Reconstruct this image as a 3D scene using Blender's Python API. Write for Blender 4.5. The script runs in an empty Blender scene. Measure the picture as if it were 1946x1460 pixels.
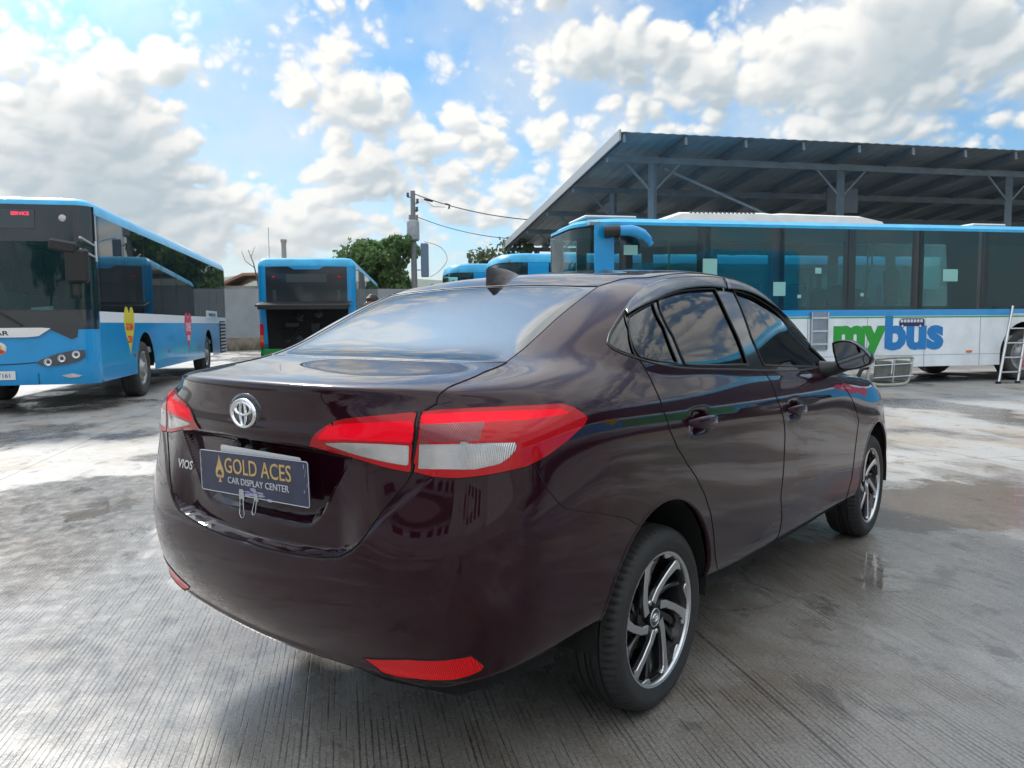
import bpy, bmesh, math, random
import numpy as np
from mathutils import Vector, Matrix
from mathutils.bvhtree import BVHTree
R = math.radians
rnd = random.Random(7)
scn = bpy.context.scene
# ------------------------------------------------------------------ camera
CAM = (-2.1786, -1.9785, 1.2653); YAW, PITCH, ROLL, FPX = .6817, -.0803, -.0091, 1454.18
_d = Vector((math.cos(YAW)*math.cos(PITCH), math.sin(YAW)*math.cos(PITCH), math.sin(PITCH)))
_r = _d.cross(Vector((0, 0, 1))).normalized(); _u = _r.cross(_d)
_r2 = _r*math.cos(ROLL) + _u*math.sin(ROLL); _u2 = -_r*math.sin(ROLL) + _u*math.cos(ROLL)
cd = bpy.data.cameras.new('camera'); cam = bpy.data.objects.new('camera', cd); scn.collection.objects.link(cam)
M = Matrix((_r2, _u2, -_d)).transposed().to_4x4(); M.translation = Vector(CAM); cam.matrix_world = M
cd.sensor_width = 36; cd.lens = FPX/1946*36; cd.clip_start = .05; cd.clip_end = 6000
scn.camera = cam
# ------------------------------------------------------------------ world, sun, exposure
SUN_EL, SUN_AZ = 41, 78          # degrees; azimuth measured from +X towards +Y
w = bpy.data.worlds.new('World'); scn.world = w; w.use_nodes = True
BANKS = [(71.2, 18.2, 7.5, 3.0, 1.00), (68.6, 9.6, 7.5, 5.9, 1.30), (62.9, 7.6, 7.5, 4.7, 1.10), (67.1, 14.4, 4.3, 2.8, 0.80), (62.8, 17.1, 2.6, 1.1, 0.90), (52.0, 16.7, 3.3, 2.2, 1.00), (55.3, 15.4, 2.2, 0.6, 0.80), (56.4, 5.4, 10.2, 2.8, 0.70), (42.7, 13.8, 7.5, 1.5, 1.00), (38.0, 18.9, 4.7, 2.0, 0.80), (32.1, 18.3, 4.3, 2.0, 0.90), (53.1, 10.0, 3.5, 2.4, 0.80), (43.9, 9.6, 7.5, 2.4, 1.00), (51.2, 21.9, 4.3, 1.1, 0.50), (22.7, 18.4, 7.5, 3.2, 1.10), (11.9, 18.4, 9.5, 3.9, 1.20), (19.1, 15.3, 10.2, 1.6, 0.80), (9.4, 12.1, 10.2, 1.6, 1.00), (32.9, 13.9, 4.3, 2.0, 0.70), (54.9, 18.4, 4.7, 1.2, 0.50), (40.0, 22.5, 4.7, 0.6, 0.70), (58.8, 19.7, 5.1, 1.8, -1.00), (57.8, 11.9, 3.5, 1.8, -1.30), (47.4, 15.7, 3.5, 1.2, -0.60), (47.4, 20.3, 3.5, 2.0, -1.10), (28.7, 21.5, 4.7, 1.1, -1.20), (19.8, 20.2, 3.5, 1.0, -0.80), (24.9, 14.5, 3.5, 0.6, -0.70), (58.1, 15.0, 3.9, 2.4, -0.80), (54.9, 11.7, 1.6, 1.2, -0.60), (34.1, 16.2, 3.2, 0.6, -0.70), (49.7, 8.2, 2.0, 1.0, -0.50), (41.9, 16.7, 2.4, 0.8, -0.50)]
COVER = -.13
def cloud_field(W=5120, H=896, seed=5):
    """cloud cover and brightness on (azimuth, elevation**.8): rows from horizon to zenith; made of band-limited random fields"""
    rs = np.random.default_rng(seed)
    ky = np.fft.fftfreq(2*H)[:, None]*2*H; kx = np.fft.rfftfreq(W)[None, :]*W
    asp = 2*H/W*2.2                    # pixels per radian differ between the two axes
    K = np.sqrt((kx)**2+(ky*2.5)**2)
    def band(k0, bw=.45):
        f = np.fft.rfft2(rs.standard_normal((2*H, W)).astype(np.float32)); f *= np.exp(-(np.log(np.maximum(K, .5)/k0)/bw)**2)
        a = np.fft.irfft2(f, s=(2*H, W))[:H].astype(np.float32); return a/a.std()
    def blur(a, s):
        p = np.vstack([a, a[::-1]]); f = np.fft.rfft2(p); f *= np.exp(-(K/s)**2); return np.fft.irfft2(f, s=p.shape)[:H].astype(np.float32)
    az = (np.arange(W)+.5)/W*360-180; el = np.degrees(np.arcsin(((np.arange(H)+.5)/H)**(1/.8)))
    AZ, EL = np.meshgrid(az, el)
    d = np.zeros((H, W), np.float32); wgt = 1.
    for i, k in enumerate((14, 30, 62, 125, 250, 500, 950)):
        b = band(k); wgt = (.22, .32, .34, .21, .125, .075, .042)[i]
        if i >= 1: b = (np.abs(b)*1.25-1.0)            # billows
        d += wgt*b
    # measured cloud banks and gaps: (azimuth, elevation, half widths, amount)
    for a, e, ra, re, amt in BANKS:
        q = ((AZ-a+180) % 360-180)/ra; d += .68*amt*np.exp(-(q*q+((EL-e)/re)**2)*.8)
    away = np.clip((np.abs((AZ-40+180) % 360-180)-42)/20, 0, 1); d += COVER+.25*away
    dm = .72*d+.28*blur(d, 420)
    mask = np.clip((dm+.16)/.74, 0, 1); mask = mask*mask*(3-2*mask)
    veil = band(9, .7)*.5+band(40, .6)*.22+band(120)*.10+band(300)*.05
    veil = np.clip(.36+.36*veil, 0, .8)
    t = np.clip(d, 0, 1.7); th = blur(t, 55)
    def shift(a, dy, dx):
        s_ = np.roll(a, -dx, 1); return np.vstack([s_[dy:], np.repeat(s_[-1:], dy, 0)])
    tm = blur(t, 330); tf = blur(t, 900)
    sh = (shift(tm, 14, 8)+shift(tm, 30, 18)+shift(th, 60, 36)+shift(th, 100, 55))*.25
    emb = np.clip((tm-shift(tm, 9, 6))*.55, -.13, .15)+np.clip((tf-shift(tf, 4, 2))*.45, -.08, .09)
    lit = np.exp(-1.25*np.clip(sh-.12, 0, 9))
    br = .42+.60*lit+emb*(.35+.65*np.clip(1.3-th, 0, 1))-.10*np.clip(th-.6, 0, 1)
    br = np.clip(br, .34, 1.08)
    tot = 1-(1-mask)*(1-veil*.8); br = (br*mask+(1-mask)*veil*.8*.86)/np.maximum(tot, 1e-3); mask = tot
    return mask, br, AZ, EL
HAZE = .00010
SKYMUL = (.41, .67, .79)
def build_world():
    mask, br, _, _ = cloud_field(seed=SKYSEED)
    H, W = mask.shape; px = np.ones((H, W, 4), np.float32); px[..., 0] = mask; px[..., 1] = br; px[..., 2] = 0
    im = bpy.data.images.new('cloud_cover', W, H, float_buffer=True); im.colorspace_settings.name = 'Non-Color'; im.pixels.foreach_set(px.ravel()); im.update(); im.pack()
    nt = w.node_tree; nt.nodes.clear(); N = nt.nodes; L = nt.links
    def n(t, **k):
        o = N.new(t)
        for a, b in k.items(): setattr(o, a, b)
        return o
    def math_(op, a, b=None, clamp=False):
        o = n('ShaderNodeMath', operation=op, use_clamp=clamp)
        for i, v in enumerate((a, b)):
            if v is None: continue
            if hasattr(v, 'is_output'): L.new(v, o.inputs[i])
            else: o.inputs[i].default_value = v
        return o.outputs[0]
    def ramp(v, a, b, lo, hi, kind='SMOOTHSTEP'):
        o = n('ShaderNodeMapRange', interpolation_type=kind); L.new(v, o.inputs[0])
        for i, x in zip((1, 2, 3, 4), (a, b, lo, hi)): o.inputs[i].default_value = x
        return o.outputs[0]
    def mix(f, a, b):
        o = n('ShaderNodeMix', data_type='RGBA'); L.new(f, o.inputs[0])
        for i, v in ((6, a), (7, b)):
            if isinstance(v, tuple): o.inputs[i].default_value = (*v, 1)
            else: L.new(v, o.inputs[i])
        return o.outputs[2]
    tc = n('ShaderNodeTexCoord').outputs['Generated']
    sky = n('ShaderNodeTexSky', sky_type='NISHITA', sun_disc=False); sky.sun_elevation = R(SUN_EL); sky.sun_rotation = R(90-SUN_AZ)
    sky.air_density = 1.0; sky.dust_density = .5; sky.ozone_density = 2.0
    sep = n('ShaderNodeSeparateXYZ'); L.new(tc, sep.inputs[0]); X, Y, Z = sep.outputs
    uu = math_('ADD', math_('DIVIDE', math_('ARCTAN2', Y, X), 2*math.pi), .5); vv = math_('POWER', math_('MAXIMUM', Z, .0005), .8)
    c = n('ShaderNodeCombineXYZ'); L.new(uu, c.inputs[0]); L.new(math_('MINIMUM', vv, .9985), c.inputs[1])
    it = n('ShaderNodeTexImage', interpolation='Cubic'); it.image = im; L.new(c.outputs[0], it.inputs[0])
    s2 = n('ShaderNodeSeparateColor'); L.new(it.outputs[0], s2.inputs[0])
    nz = n('ShaderNodeTexNoise'); nz.inputs['Scale'].default_value = 2.6; nz.inputs['Detail'].default_value = 7; nz.inputs['Distortion'].default_value = .3; L.new(tc, nz.inputs['Vector'])
    up = ramp(Z, .42, .64, 0, 1)
    fm = n('ShaderNodeMix'); L.new(up, fm.inputs[0]); L.new(s2.outputs[0], fm.inputs[2]); L.new(ramp(nz.outputs[0], .38, .54, .25, 1), fm.inputs[3])
    fb = n('ShaderNodeMix'); L.new(up, fb.inputs[0]); L.new(s2.outputs[1], fb.inputs[2]); L.new(ramp(nz.outputs[0], .40, .66, 1.04, .60), fb.inputs[3])
    ccol = mix(ramp(fb.outputs[0], .36, 1.04, 0, 1, 'LINEAR'), CLOUD_DARK, CLOUD_WHITE)
    sm = n('ShaderNodeMix', data_type='RGBA', blend_type='MULTIPLY'); sm.inputs[0].default_value = 1
    L.new(sky.outputs[0], sm.inputs[6]); sm.inputs[7].default_value = (*SKYMUL, 1)
    col = mix(fm.outputs[0], sm.outputs[2], ccol)
    dt = n('ShaderNodeVectorMath', operation='DOT_PRODUCT'); L.new(tc, dt.inputs[0]); dt.inputs[1].default_value = (math.cos(R(SUN_EL))*math.cos(R(SUN_AZ)), math.cos(R(SUN_EL))*math.sin(R(SUN_AZ)), math.sin(R(SUN_EL)))
    gl = math_('ADD', ramp(Z, .40, .60, 1.0, 2.1), math_('ADD', ramp(dt.outputs['Value'], math.cos(R(30)), math.cos(R(6)), 0, .9), ramp(dt.outputs['Value'], math.cos(R(12)), 1., 0, 2.5)))
    gv = n('ShaderNodeVectorMath', operation='SCALE'); L.new(col, gv.inputs[0]); L.new(gl, gv.inputs['Scale']); col = gv.outputs[0]
    col = mix(ramp(Z, .15, 0, 0, .88), col, HORIZON)
    bg = n('ShaderNodeBackground'); L.new(col, bg.inputs[0]); bg.inputs[1].default_value = .10
    out = n('ShaderNodeOutputWorld'); L.new(bg.outputs[0], out.inputs[0])
SKYSEED = 44; CLOUD_DARK = (2.15, 2.7, 3.1); CLOUD_WHITE = (5.8, 5.7, 5.45); HORIZON = (4.3, 4.2, 3.95)
build_world()
sd = bpy.data.lights.new('sun', 'SUN'); sun = bpy.data.objects.new('sun', sd); scn.collection.objects.link(sun)
sd.energy = 2.1; sd.angle = R(8.0); sd.color = (1, .95, .88)
_s = Vector((math.cos(R(SUN_EL))*math.cos(R(SUN_AZ)), math.cos(R(SUN_EL))*math.sin(R(SUN_AZ)), math.sin(R(SUN_EL))))
sun.rotation_euler = _s.to_track_quat('Z', 'Y').to_euler()
scn.view_settings.view_transform = 'Standard'; scn.view_settings.look = 'None'; scn.view_settings.gamma = 1; scn.view_settings.exposure = 0.86
scn.cycles.use_denoising = True; scn.cycles.max_bounces = 8; scn.cycles.transparent_max_bounces = 12

# ------------------------------------------------------------------ helpers
def ray(px, py):
    return _d + _r2*((px-973)/FPX) - _u2*((py-730)/FPX)
def at(px, py, ax, val):
    v = ray(px, py); t = (val-CAM[ax])/v[ax]; return Vector(CAM) + v*t
def depth_pt(px, py, dep):
    return Vector(CAM) + ray(px, py)*dep
def link(o, parent=None):
    scn.collection.objects.link(o)
    if parent: o.parent = parent
    return o
def tag(o, label=None, cat=None, group=None, kind=None):
    for k, v in (('label', label), ('category', cat), ('group', group), ('kind', kind)):
        if v: o[k] = v
    return o
def empty(name, loc=(0, 0, 0), rz=0, label=None, cat=None, group=None):
    o = bpy.data.objects.new(name, None); o.location = loc; o.rotation_euler = (0, 0, rz); link(o)
    return tag(o, label, cat, group)
class MB:
    """collects geometry for one mesh object"""
    def __init__(s): s.v = []; s.f = []; s.m = []; s.sm = []
    def add(s, vs, fs, m=0, smooth=False):
        b = len(s.v); s.v += [tuple(p) for p in vs]
        for f in fs: s.f.append([i+b for i in f]); s.m.append(m); s.sm.append(smooth)
        return s
    def box(s, c, d, m=0, mat=None, bev=0):
        c = Vector(c); hx, hy, hz = d[0]/2, d[1]/2, d[2]/2
        if bev > 0:
            b = min(bev, hx*.99, hy*.99, hz*.99)
            vs = []
            for sx in (-1, 1):
                for sy in (-1, 1):
                    for sz in (-1, 1):
                        for a in range(3):
                            p = [sx*(hx-b), sy*(hy-b), sz*(hz-b)]; p[a] = (sx*hx, sy*hy, sz*hz)[a]; vs.append(Vector(p))
            bm = bmesh.new()
            for p in vs: bm.verts.new(p)
            bmesh.ops.convex_hull(bm, input=bm.verts)
            bm.verts.index_update(); V = [v.co.copy() for v in bm.verts]; F = [[v.index for v in f.verts] for f in bm.faces]; bm.free()
        else:
            V = [Vector((x*hx, y*hy, z*hz)) for x in (-1, 1) for y in (-1, 1) for z in (-1, 1)]
            F = [(0, 1, 3, 2), (4, 6, 7, 5), (0, 4, 5, 1), (2, 3, 7, 6), (0, 2, 6, 4), (1, 5, 7, 3)]
        if mat is not None: V = [mat @ p for p in V]
        return s.add([p+c for p in V], F, m)
    def tube(s, pts, r, n=8, m=0, closed=False, caps=True):
        pts = [Vector(p) for p in pts]; k = len(pts); rs = r if isinstance(r, (list, tuple)) else [r]*k
        vs = []; up = None
        for i, p in enumerate(pts):
            if closed: t = pts[(i+1) % k]-pts[i-1]
            else: t = pts[min(i+1, k-1)]-pts[max(i-1, 0)]
            if t.length < 1e-9: t = Vector((0, 0, 1))
            t.normalize()
            if up is None: up = Vector((0, 0, 1)) if abs(t.z) < .9 else Vector((1, 0, 0))
            a = t.cross(up)
            if a.length < 1e-6: a = t.orthogonal()
            a.normalize(); b = a.cross(t).normalized(); up = b
            for j in range(n):
                q = 2*math.pi*j/n; vs.append(p + (a*math.cos(q) + b*math.sin(q))*rs[i])
        fs = []
        for i in range(k if closed else k-1):
            for j in range(n):
                i2 = (i+1) % k; fs.append((i*n+j, i*n+(j+1) % n, i2*n+(j+1) % n, i2*n+j))
        s.add(vs, fs, m, True)
        if caps and not closed: s.add(vs[:n], [list(range(n))[::-1]], m); s.add(vs[-n:], [list(range(n))], m)
        return s
    def lathe(s, prof, n=48, axis='Y', c=(0, 0, 0), m=0, mat=None):
        """prof: (radius, along axis)"""
        vs = []
        for r_, a in prof:
            for j in range(n):
                q = 2*math.pi*j/n; x, z = r_*math.cos(q), r_*math.sin(q)
                p = Vector((x, a, z)) if axis == 'Y' else (Vector((x, z, a)) if axis == 'Z' else Vector((a, x, z)))
                if mat is not None: p = mat @ p
                vs.append(p+Vector(c))
        fs = [(i*n+j, (i+1)*n+j, (i+1)*n+(j+1) % n, i*n+(j+1) % n) for i in range(len(prof)-1) for j in range(n)]
        return s.add(vs, fs, m, True)
    def prism(s, poly, o, ex, ey, ez, h, m=0, bev=0):
        """poly in plane (ex,ey) at o, extruded h along ez"""
        o, ex, ey, ez = map(Vector, (o, ex, ey, ez)); k = len(poly)
        a = [o+ex*p[0]+ey*p[1] for p in poly]; b = [p+ez*h for p in a]
        s.add(a, [list(range(k))[::-1]], m); s.add(b, [list(range(k))], m)
        s.add(a+b, [(i, (i+1) % k, k+(i+1) % k, k+i) for i in range(k)], m)
        return s
    def build(s, name, mats, parent=None, weld=False, recalc=False, auto=None):
        me = bpy.data.meshes.new(name); me.from_pydata(s.v, [], s.f)
        mats = mats if isinstance(mats, (list, tuple)) else [mats]
        for x in mats: me.materials.append(x)
        me.polygons.foreach_set('material_index', s.m); me.polygons.foreach_set('use_smooth', s.sm)
        if weld or recalc:
            bm = bmesh.new(); bm.from_mesh(me)
            if weld: bmesh.ops.remove_doubles(bm, verts=bm.verts, dist=1e-5)
            bmesh.ops.recalc_face_normals(bm, faces=bm.faces); bm.to_mesh(me); bm.free()
        me.update(); o = bpy.data.objects.new(name, me); link(o, parent)
        if auto is not None: me.shade_smooth() if hasattr(me, 'shade_smooth') else None; me.set_sharp_from_angle(angle=R(auto))
        return o
def catmull(pts, n=6, closed=False):
    P = [Vector(p) for p in pts]; k = len(P); out = []
    for i in range(k if closed else k-1):
        if closed: a, b, c, d = P[i-1], P[i], P[(i+1) % k], P[(i+2) % k]
        else: a, b, c, d = P[max(i-1, 0)], P[i], P[i+1], P[min(i+2, k-1)]
        for j in range(n):
            t = j/n; out.append(.5*((2*b)+(c-a)*t+(2*a-5*b+4*c-d)*t*t+(3*b-a-3*c+d)*t**3))
    if not closed: out.append(P[-1])
    return out
# ------------------------------------------------------------------ materials
def pmat(name, col, rough=.5, metal=0., coat=0., coatr=.03, spec=.5, noise=0., nscale=8., bump=0., bscale=60., rvar=0., emit=None, coatior=1.5):
    m = bpy.data.materials.new(name); m.use_nodes = True; nt = m.node_tree; b = nt.nodes['Principled BSDF']
    b.inputs['Base Color'].default_value = (*col, 1); b.inputs['Roughness'].default_value = rough; b.inputs['Metallic'].default_value = metal
    b.inputs['Coat Weight'].default_value = coat; b.inputs['Coat Roughness'].default_value = coatr; b.inputs['Coat IOR'].default_value = coatior; b.inputs['Specular IOR Level'].default_value = spec
    tc = nt.nodes.new('ShaderNodeTexCoord')
    if noise or rvar:
        t = nt.nodes.new('ShaderNodeTexNoise'); t.inputs['Scale'].default_value = nscale; t.inputs['Detail'].default_value = 6; t.inputs['Roughness'].default_value = .62
        nt.links.new(tc.outputs['Object'], t.inputs['Vector'])
        if noise:
            r = nt.nodes.new('ShaderNodeMapRange'); nt.links.new(t.outputs[0], r.inputs[0]); r.inputs[1].default_value = .3; r.inputs[2].default_value = .7
            r.inputs[3].default_value = 1-noise; r.inputs[4].default_value = 1+noise*.6
            mx = nt.nodes.new('ShaderNodeVectorMath'); mx.operation = 'SCALE'; mx.inputs[0].default_value = col; nt.links.new(r.outputs[0], mx.inputs['Scale'])
            nt.links.new(mx.outputs[0], b.inputs['Base Color'])
        if rvar:
            r = nt.nodes.new('ShaderNodeMapRange'); nt.links.new(t.outputs[0], r.inputs[0]); r.inputs[1].default_value = .3; r.inputs[2].default_value = .7
            r.inputs[3].default_value = max(0, rough-rvar); r.inputs[4].default_value = rough+rvar; nt.links.new(r.outputs[0], b.inputs['Roughness'])
    if bump:
        t = nt.nodes.new('ShaderNodeTexNoise'); t.inputs['Scale'].default_value = bscale; t.inputs['Detail'].default_value = 4; nt.links.new(tc.outputs['Object'], t.inputs['Vector'])
        bp = nt.nodes.new('ShaderNodeBump'); bp.inputs['Strength'].default_value = bump; bp.inputs['Distance'].default_value = .01; nt.links.new(t.outputs[0], bp.inputs['Height']); nt.links.new(bp.outputs[0], b.inputs['Normal'])
    if emit: b.inputs['Emission Color'].default_value = (*emit[:3], 1); b.inputs['Emission Strength'].default_value = emit[3]
    return m
def glassmat(name, tint, rough=.01, ior=1.5, dirt_or_sheen=0., dcol=(.35, .35, .34)):  # diffuse share paints reflected sky and colour cast over the glass
    m = bpy.data.materials.new(name); m.use_nodes = True; nt = m.node_tree; nt.nodes.clear()
    o = nt.nodes.new('ShaderNodeOutputMaterial'); t = nt.nodes.new('ShaderNodeBsdfTransparent'); t.inputs[0].default_value = (*tint, 1)
    g = nt.nodes.new('ShaderNodeBsdfGlossy'); g.inputs['Roughness'].default_value = rough; f = nt.nodes.new('ShaderNodeFresnel'); f.inputs[0].default_value = ior
    x = nt.nodes.new('ShaderNodeMixShader'); nt.links.new(f.outputs[0], x.inputs[0]); nt.links.new(t.outputs[0], x.inputs[1]); nt.links.new(g.outputs[0], x.inputs[2])
    last = x
    if dirt_or_sheen:
        d = nt.nodes.new('ShaderNodeBsdfDiffuse'); d.inputs[0].default_value = (*dcol, 1); y = nt.nodes.new('ShaderNodeMixShader'); y.inputs[0].default_value = dirt_or_sheen
        nt.links.new(x.outputs[0], y.inputs[1]); nt.links.new(d.outputs[0], y.inputs[2]); last = y
    nt.links.new(last.outputs[0], o.inputs[0]); return m
MT = dict(
    paint=pmat('maroon_paint', (.0165, .0009, .0056), .34, .10, 1., .006, .04, coatior=1.38),
    black=pmat('black_plastic', (.012, .012, .013), .38),
    gloss=pmat('gloss_black', (.010, .010, .011), .12, coat=.6),
    rubber=pmat('rubber', (.020, .020, .0205), .66, noise=.25, nscale=30),
    seam=pmat('panel_gap', (.002, .002, .002), .9),
    chrome=pmat('chrome', (.80, .81, .83), .09, 1.),
    alloy=pmat('machined_alloy', (.62, .62, .63), .27, 1.),
    alloy_dark=pmat('dark_alloy', (.018, .018, .02), .22, .4, coat=.4),
    under=pmat('underbody', (.006, .006, .006), .9),
    fabric=pmat('seat_fabric', (.03, .03, .034), .9),
    white=pmat('white_plastic', (.72, .73, .73), .4),
)
MT['carglass'] = glassmat('tinted_glass', (.06, .07, .075), .005, 1.85)
MT['rearglass'] = glassmat('rear_glass', (.06, .068, .07), .006, 3.4)
# ================================================================== THE CAR
# body surface: control net rows (bottom -> roof) x columns (rear centre -> side -> front centre), right half, Y = distance from centre line
PLAN = [(-.985, 0), (-.976, .28), (-.956, .50), (-.922, .66), (-.868, .765), (-.77, .832), (-.60, .857), (-.40, .864), (-.10, .868), (.25, .866), (.6, .865),
        (1.0, .865), (1.45, .865), (1.85, .865), (2.2, .866), (2.55, .862), (2.85, .838), (3.08, .775), (3.26, .64), (3.39, .38), (3.43, 0)]
NC = len(PLAN)
def plan_normals():
    P = np.array(PLAN); Q = np.vstack([[P[1][0], -P[1][1]], P, [P[-2][0], -P[-2][1]]])
    T = Q[2:]-Q[:-2]; T /= np.linalg.norm(T, axis=1)[:, None]
    return np.stack([-T[:, 1], T[:, 0]], 1)
PN = plan_normals()
def prow(d, z):
    """row from inset d and height z, each given at columns (0, 3, 5, 7, 10, 13, 15, 17, 20)"""
    k = (0, 3, 5, 7, 10, 13, 15, 17, 20); c = np.arange(NC)
    D = np.interp(c, k, d); Z = np.interp(c, k, z); P = np.array(PLAN) - PN*D[:, None]; P[0, 1] = P[-1, 1] = 0
    return np.c_[P, Z]
def ecol(row, pts):
    row = row.copy(); row[:len(pts)] = pts; return row
ROWS = [
    prow((.22, .19, .15, .13, .13, .13, .13, .16, .25), (.285, .315, .37, .39, .315, .29, .28, .25, .23)),
    prow((.10, .085, .06, .040, .045, .045, .04, .05, .10), (.285, .315, .37, .395, .32, .295, .28, .25, .22)),
    prow((.060, .050, .035, .014, .012, .014, .012, .02, .05), (.345, .37, .41, .44, .365, .34, .33, .30, .28)),
    prow((.018, .016, .010, .004, .003, .004, .003, .01, .015), (.46, .475, .50, .52, .46, .44, .42, .40, .38)),
    prow((.002, .001, .0, .0, .0, .002, .0, .0, .0), (.575, .585, .60, .61, .56, .54, .52, .48, .46)),
    prow((.004, .003, .001, .0, .001, .003, .001, .005, .02), (.66, .67, .69, .70, .66, .63, .60, .56, .54)),
    prow((.010, .016, .006, .0, .003, .004, .002, .02, .045), (.75, .76, .78, .79, .75, .71, .67, .63, .62)),
    prow((.017, .038, .018, .002, .002, .002, .004, .04, .06), (.84, .85, .87, .875, .83, .79, .74, .69, .68)),
    prow((.024, .048, .024, .004, .0005, .001, .008, .055, .075), (.93, .935, .945, .94, .89, .85, .79, .74, .73)),
    prow((.020, .050, .030, .0065, .0015, .002, .016, .07, .09), (1.01, 1.01, 1.000, .990, .945, .90, .835, .78, .77)),
    ecol(prow((.014, .018, .020, .016, .014, .014, .030, .10, .12), (1.065, 1.062, 1.040, 1.030, .990, .945, .88, .81, .80)), [(-.958, 0, 1.065), (-.944, .27, 1.062), (-.903, .45, 1.058), (-.850, .580, 1.052), (-.785, .680, 1.046), (-.695, .758, 1.040), (-.560, .822, 1.035)]),
    ecol(prow((.018, .026, .034, .036, .032, .032, .060, .17, .20), (1.103, 1.096, 1.071, 1.065, 1.030, .985, .92, .84, .825)), [(-.958, 0, 1.101), (-.945, .265, 1.100), (-.905, .445, 1.096), (-.850, .568, 1.090), (-.782, .660, 1.082), (-.692, .733, 1.074), (-.560, .800, 1.068)]),
]
def erow(pts): return np.array(pts, float)
ROWS += [
    erow([(-.943, 0, 1.113), (-.930, .26, 1.112), (-.893, .44, 1.110), (-.838, .560, 1.105), (-.770, .650, 1.098), (-.680, .715, 1.094), (-.555, .765, 1.093), (-.385, .803, 1.095),
          (-.10, .818, 1.085), (.25, .821, 1.068), (.6, .822, 1.052), (1.0, .822, 1.032), (1.45, .820, 1.010), (1.85, .812, .985), (2.2, .79, .955), (2.50, .745, .935), (2.75, .66, .910), (2.92, .54, .885), (3.03, .38, .868), (3.08, .20, .858), (3.10, 0, .855)]),
    erow([(-.70, 0, 1.128), (-.695, .26, 1.128), (-.685, .45, 1.127), (-.660, .57, 1.124), (-.620, .645, 1.121), (-.555, .700, 1.122), (-.455, .745, 1.125), (-.320, .775, 1.128),
          (-.10, .805, 1.112), (.25, .812, 1.088), (.6, .815, 1.070), (1.0, .815, 1.048), (1.45, .812, 1.025), (1.85, .80, 1.003), (2.15, .765, .982), (2.35, .70, .968), (2.50, .60, .958), (2.60, .47, .950), (2.66, .32, .945), (2.70, .16, .942), (2.71, 0, .942)]),
    erow([(-.43, 0, 1.143), (-.435, .20, 1.143), (-.445, .37, 1.145), (-.452, .48, 1.148), (-.450, .555, 1.152), (-.410, .615, 1.158), (-.350, .675, 1.163), (-.265, .735, 1.163),
          (-.11, .797, 1.143), (.25, .811, 1.108), (.6, .812, 1.090), (1.0, .812, 1.068), (1.45, .808, 1.045), (1.85, .79, 1.025), (2.08, .73, 1.008), (2.20, .65, 1.003), (2.28, .54, 1.003), (2.33, .42, 1.005), (2.36, .28, 1.008), (2.38, .14, 1.01), (2.385, 0, 1.01)]),
    erow([(-.265, 0, 1.240), (-.268, .19, 1.239), (-.275, .35, 1.236), (-.285, .45, 1.234), (-.280, .525, 1.234), (-.250, .585, 1.236), (-.215, .650, 1.236), (-.165, .705, 1.232),
          (-.06, .762, 1.218), (.25, .774, 1.200), (.6, .772, 1.190), (1.0, .770, 1.172), (1.40, .768, 1.135), (1.71, .757, 1.110), (1.89, .70, 1.110), (1.99, .62, 1.125), (2.06, .51, 1.140), (2.10, .40, 1.152), (2.12, .27, 1.16), (2.13, .13, 1.163), (2.135, 0, 1.165)]),
    erow([(-.095, 0, 1.328), (-.097, .18, 1.327), (-.105, .335, 1.322), (-.115, .43, 1.317), (-.115, .50, 1.314), (-.090, .562, 1.314), (-.060, .620, 1.314), (-.015, .672, 1.312),
          (.05, .712, 1.305), (.26, .722, 1.310), (.6, .715, 1.320), (.98, .713, 1.310), (1.32, .716, 1.265), (1.54, .705, 1.225), (1.68, .65, 1.235), (1.77, .57, 1.260), (1.83, .47, 1.275), (1.86, .37, 1.287), (1.875, .25, 1.295), (1.88, .12, 1.298), (1.885, 0, 1.30)]),
    erow([(.075, 0, 1.402), (.073, .17, 1.401), (.066, .32, 1.396), (.058, .41, 1.391), (.058, .48, 1.387), (.075, .540, 1.386), (.105, .590, 1.385), (.150, .632, 1.384),
          (.20, .662, 1.385), (.34, .665, 1.403), (.62, .657, 1.422), (.95, .655, 1.420), (1.23, .662, 1.387), (1.39, .655, 1.340), (1.50, .60, 1.340), (1.57, .52, 1.360), (1.61, .43, 1.375), (1.63, .34, 1.385), (1.64, .23, 1.391), (1.645, .11, 1.395), (1.65, 0, 1.396)]),
    erow([(.225, 0, 1.449), (.223, .165, 1.448), (.218, .31, 1.443), (.212, .395, 1.437), (.213, .46, 1.432), (.23, .512, 1.430), (.255, .553, 1.429), (.295, .583, 1.430),
          (.35, .597, 1.434), (.45, .602, 1.446), (.66, .597, 1.462), (.95, .597, 1.462), (1.20, .600, 1.437), (1.36, .595, 1.395), (1.46, .545, 1.390), (1.52, .47, 1.402), (1.55, .39, 1.415), (1.57, .31, 1.424), (1.575, .21, 1.430), (1.58, .10, 1.434), (1.58, 0, 1.435)]),
]
_rail = ROWS[-1]
_cx = np.array([.80, .80, .80, .80, .80, .80, .80, .80, .80, .82, .88, .98, 1.10, 1.18, 1.18, 1.18, 1.18, 1.18, 1.18, 1.18, 1.18])
def roofz(x, y): return 1.503 - .155*np.clip(.93-x, 0, 9)**2*1.0 - .155*np.clip(x-.93, 0, 9)**2*1.05 - .105*y*y
for t in (.22, .52, .80, 1.0):
    X = _rail[:, 0]*(1-t)+_cx*t; Y = _rail[:, 1]*(1-t)
    Zr = roofz(X, Y); b = min(1, t*2.2); ROWS.append(np.c_[X, Y, (_rail[:, 2] + (roofz(X, Y)-roofz(_rail[:, 0], _rail[:, 1])))*(1-b)+Zr*b])
ROWS = np.array(ROWS)               # (nr, NC, 3)
NR = len(ROWS)
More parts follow.
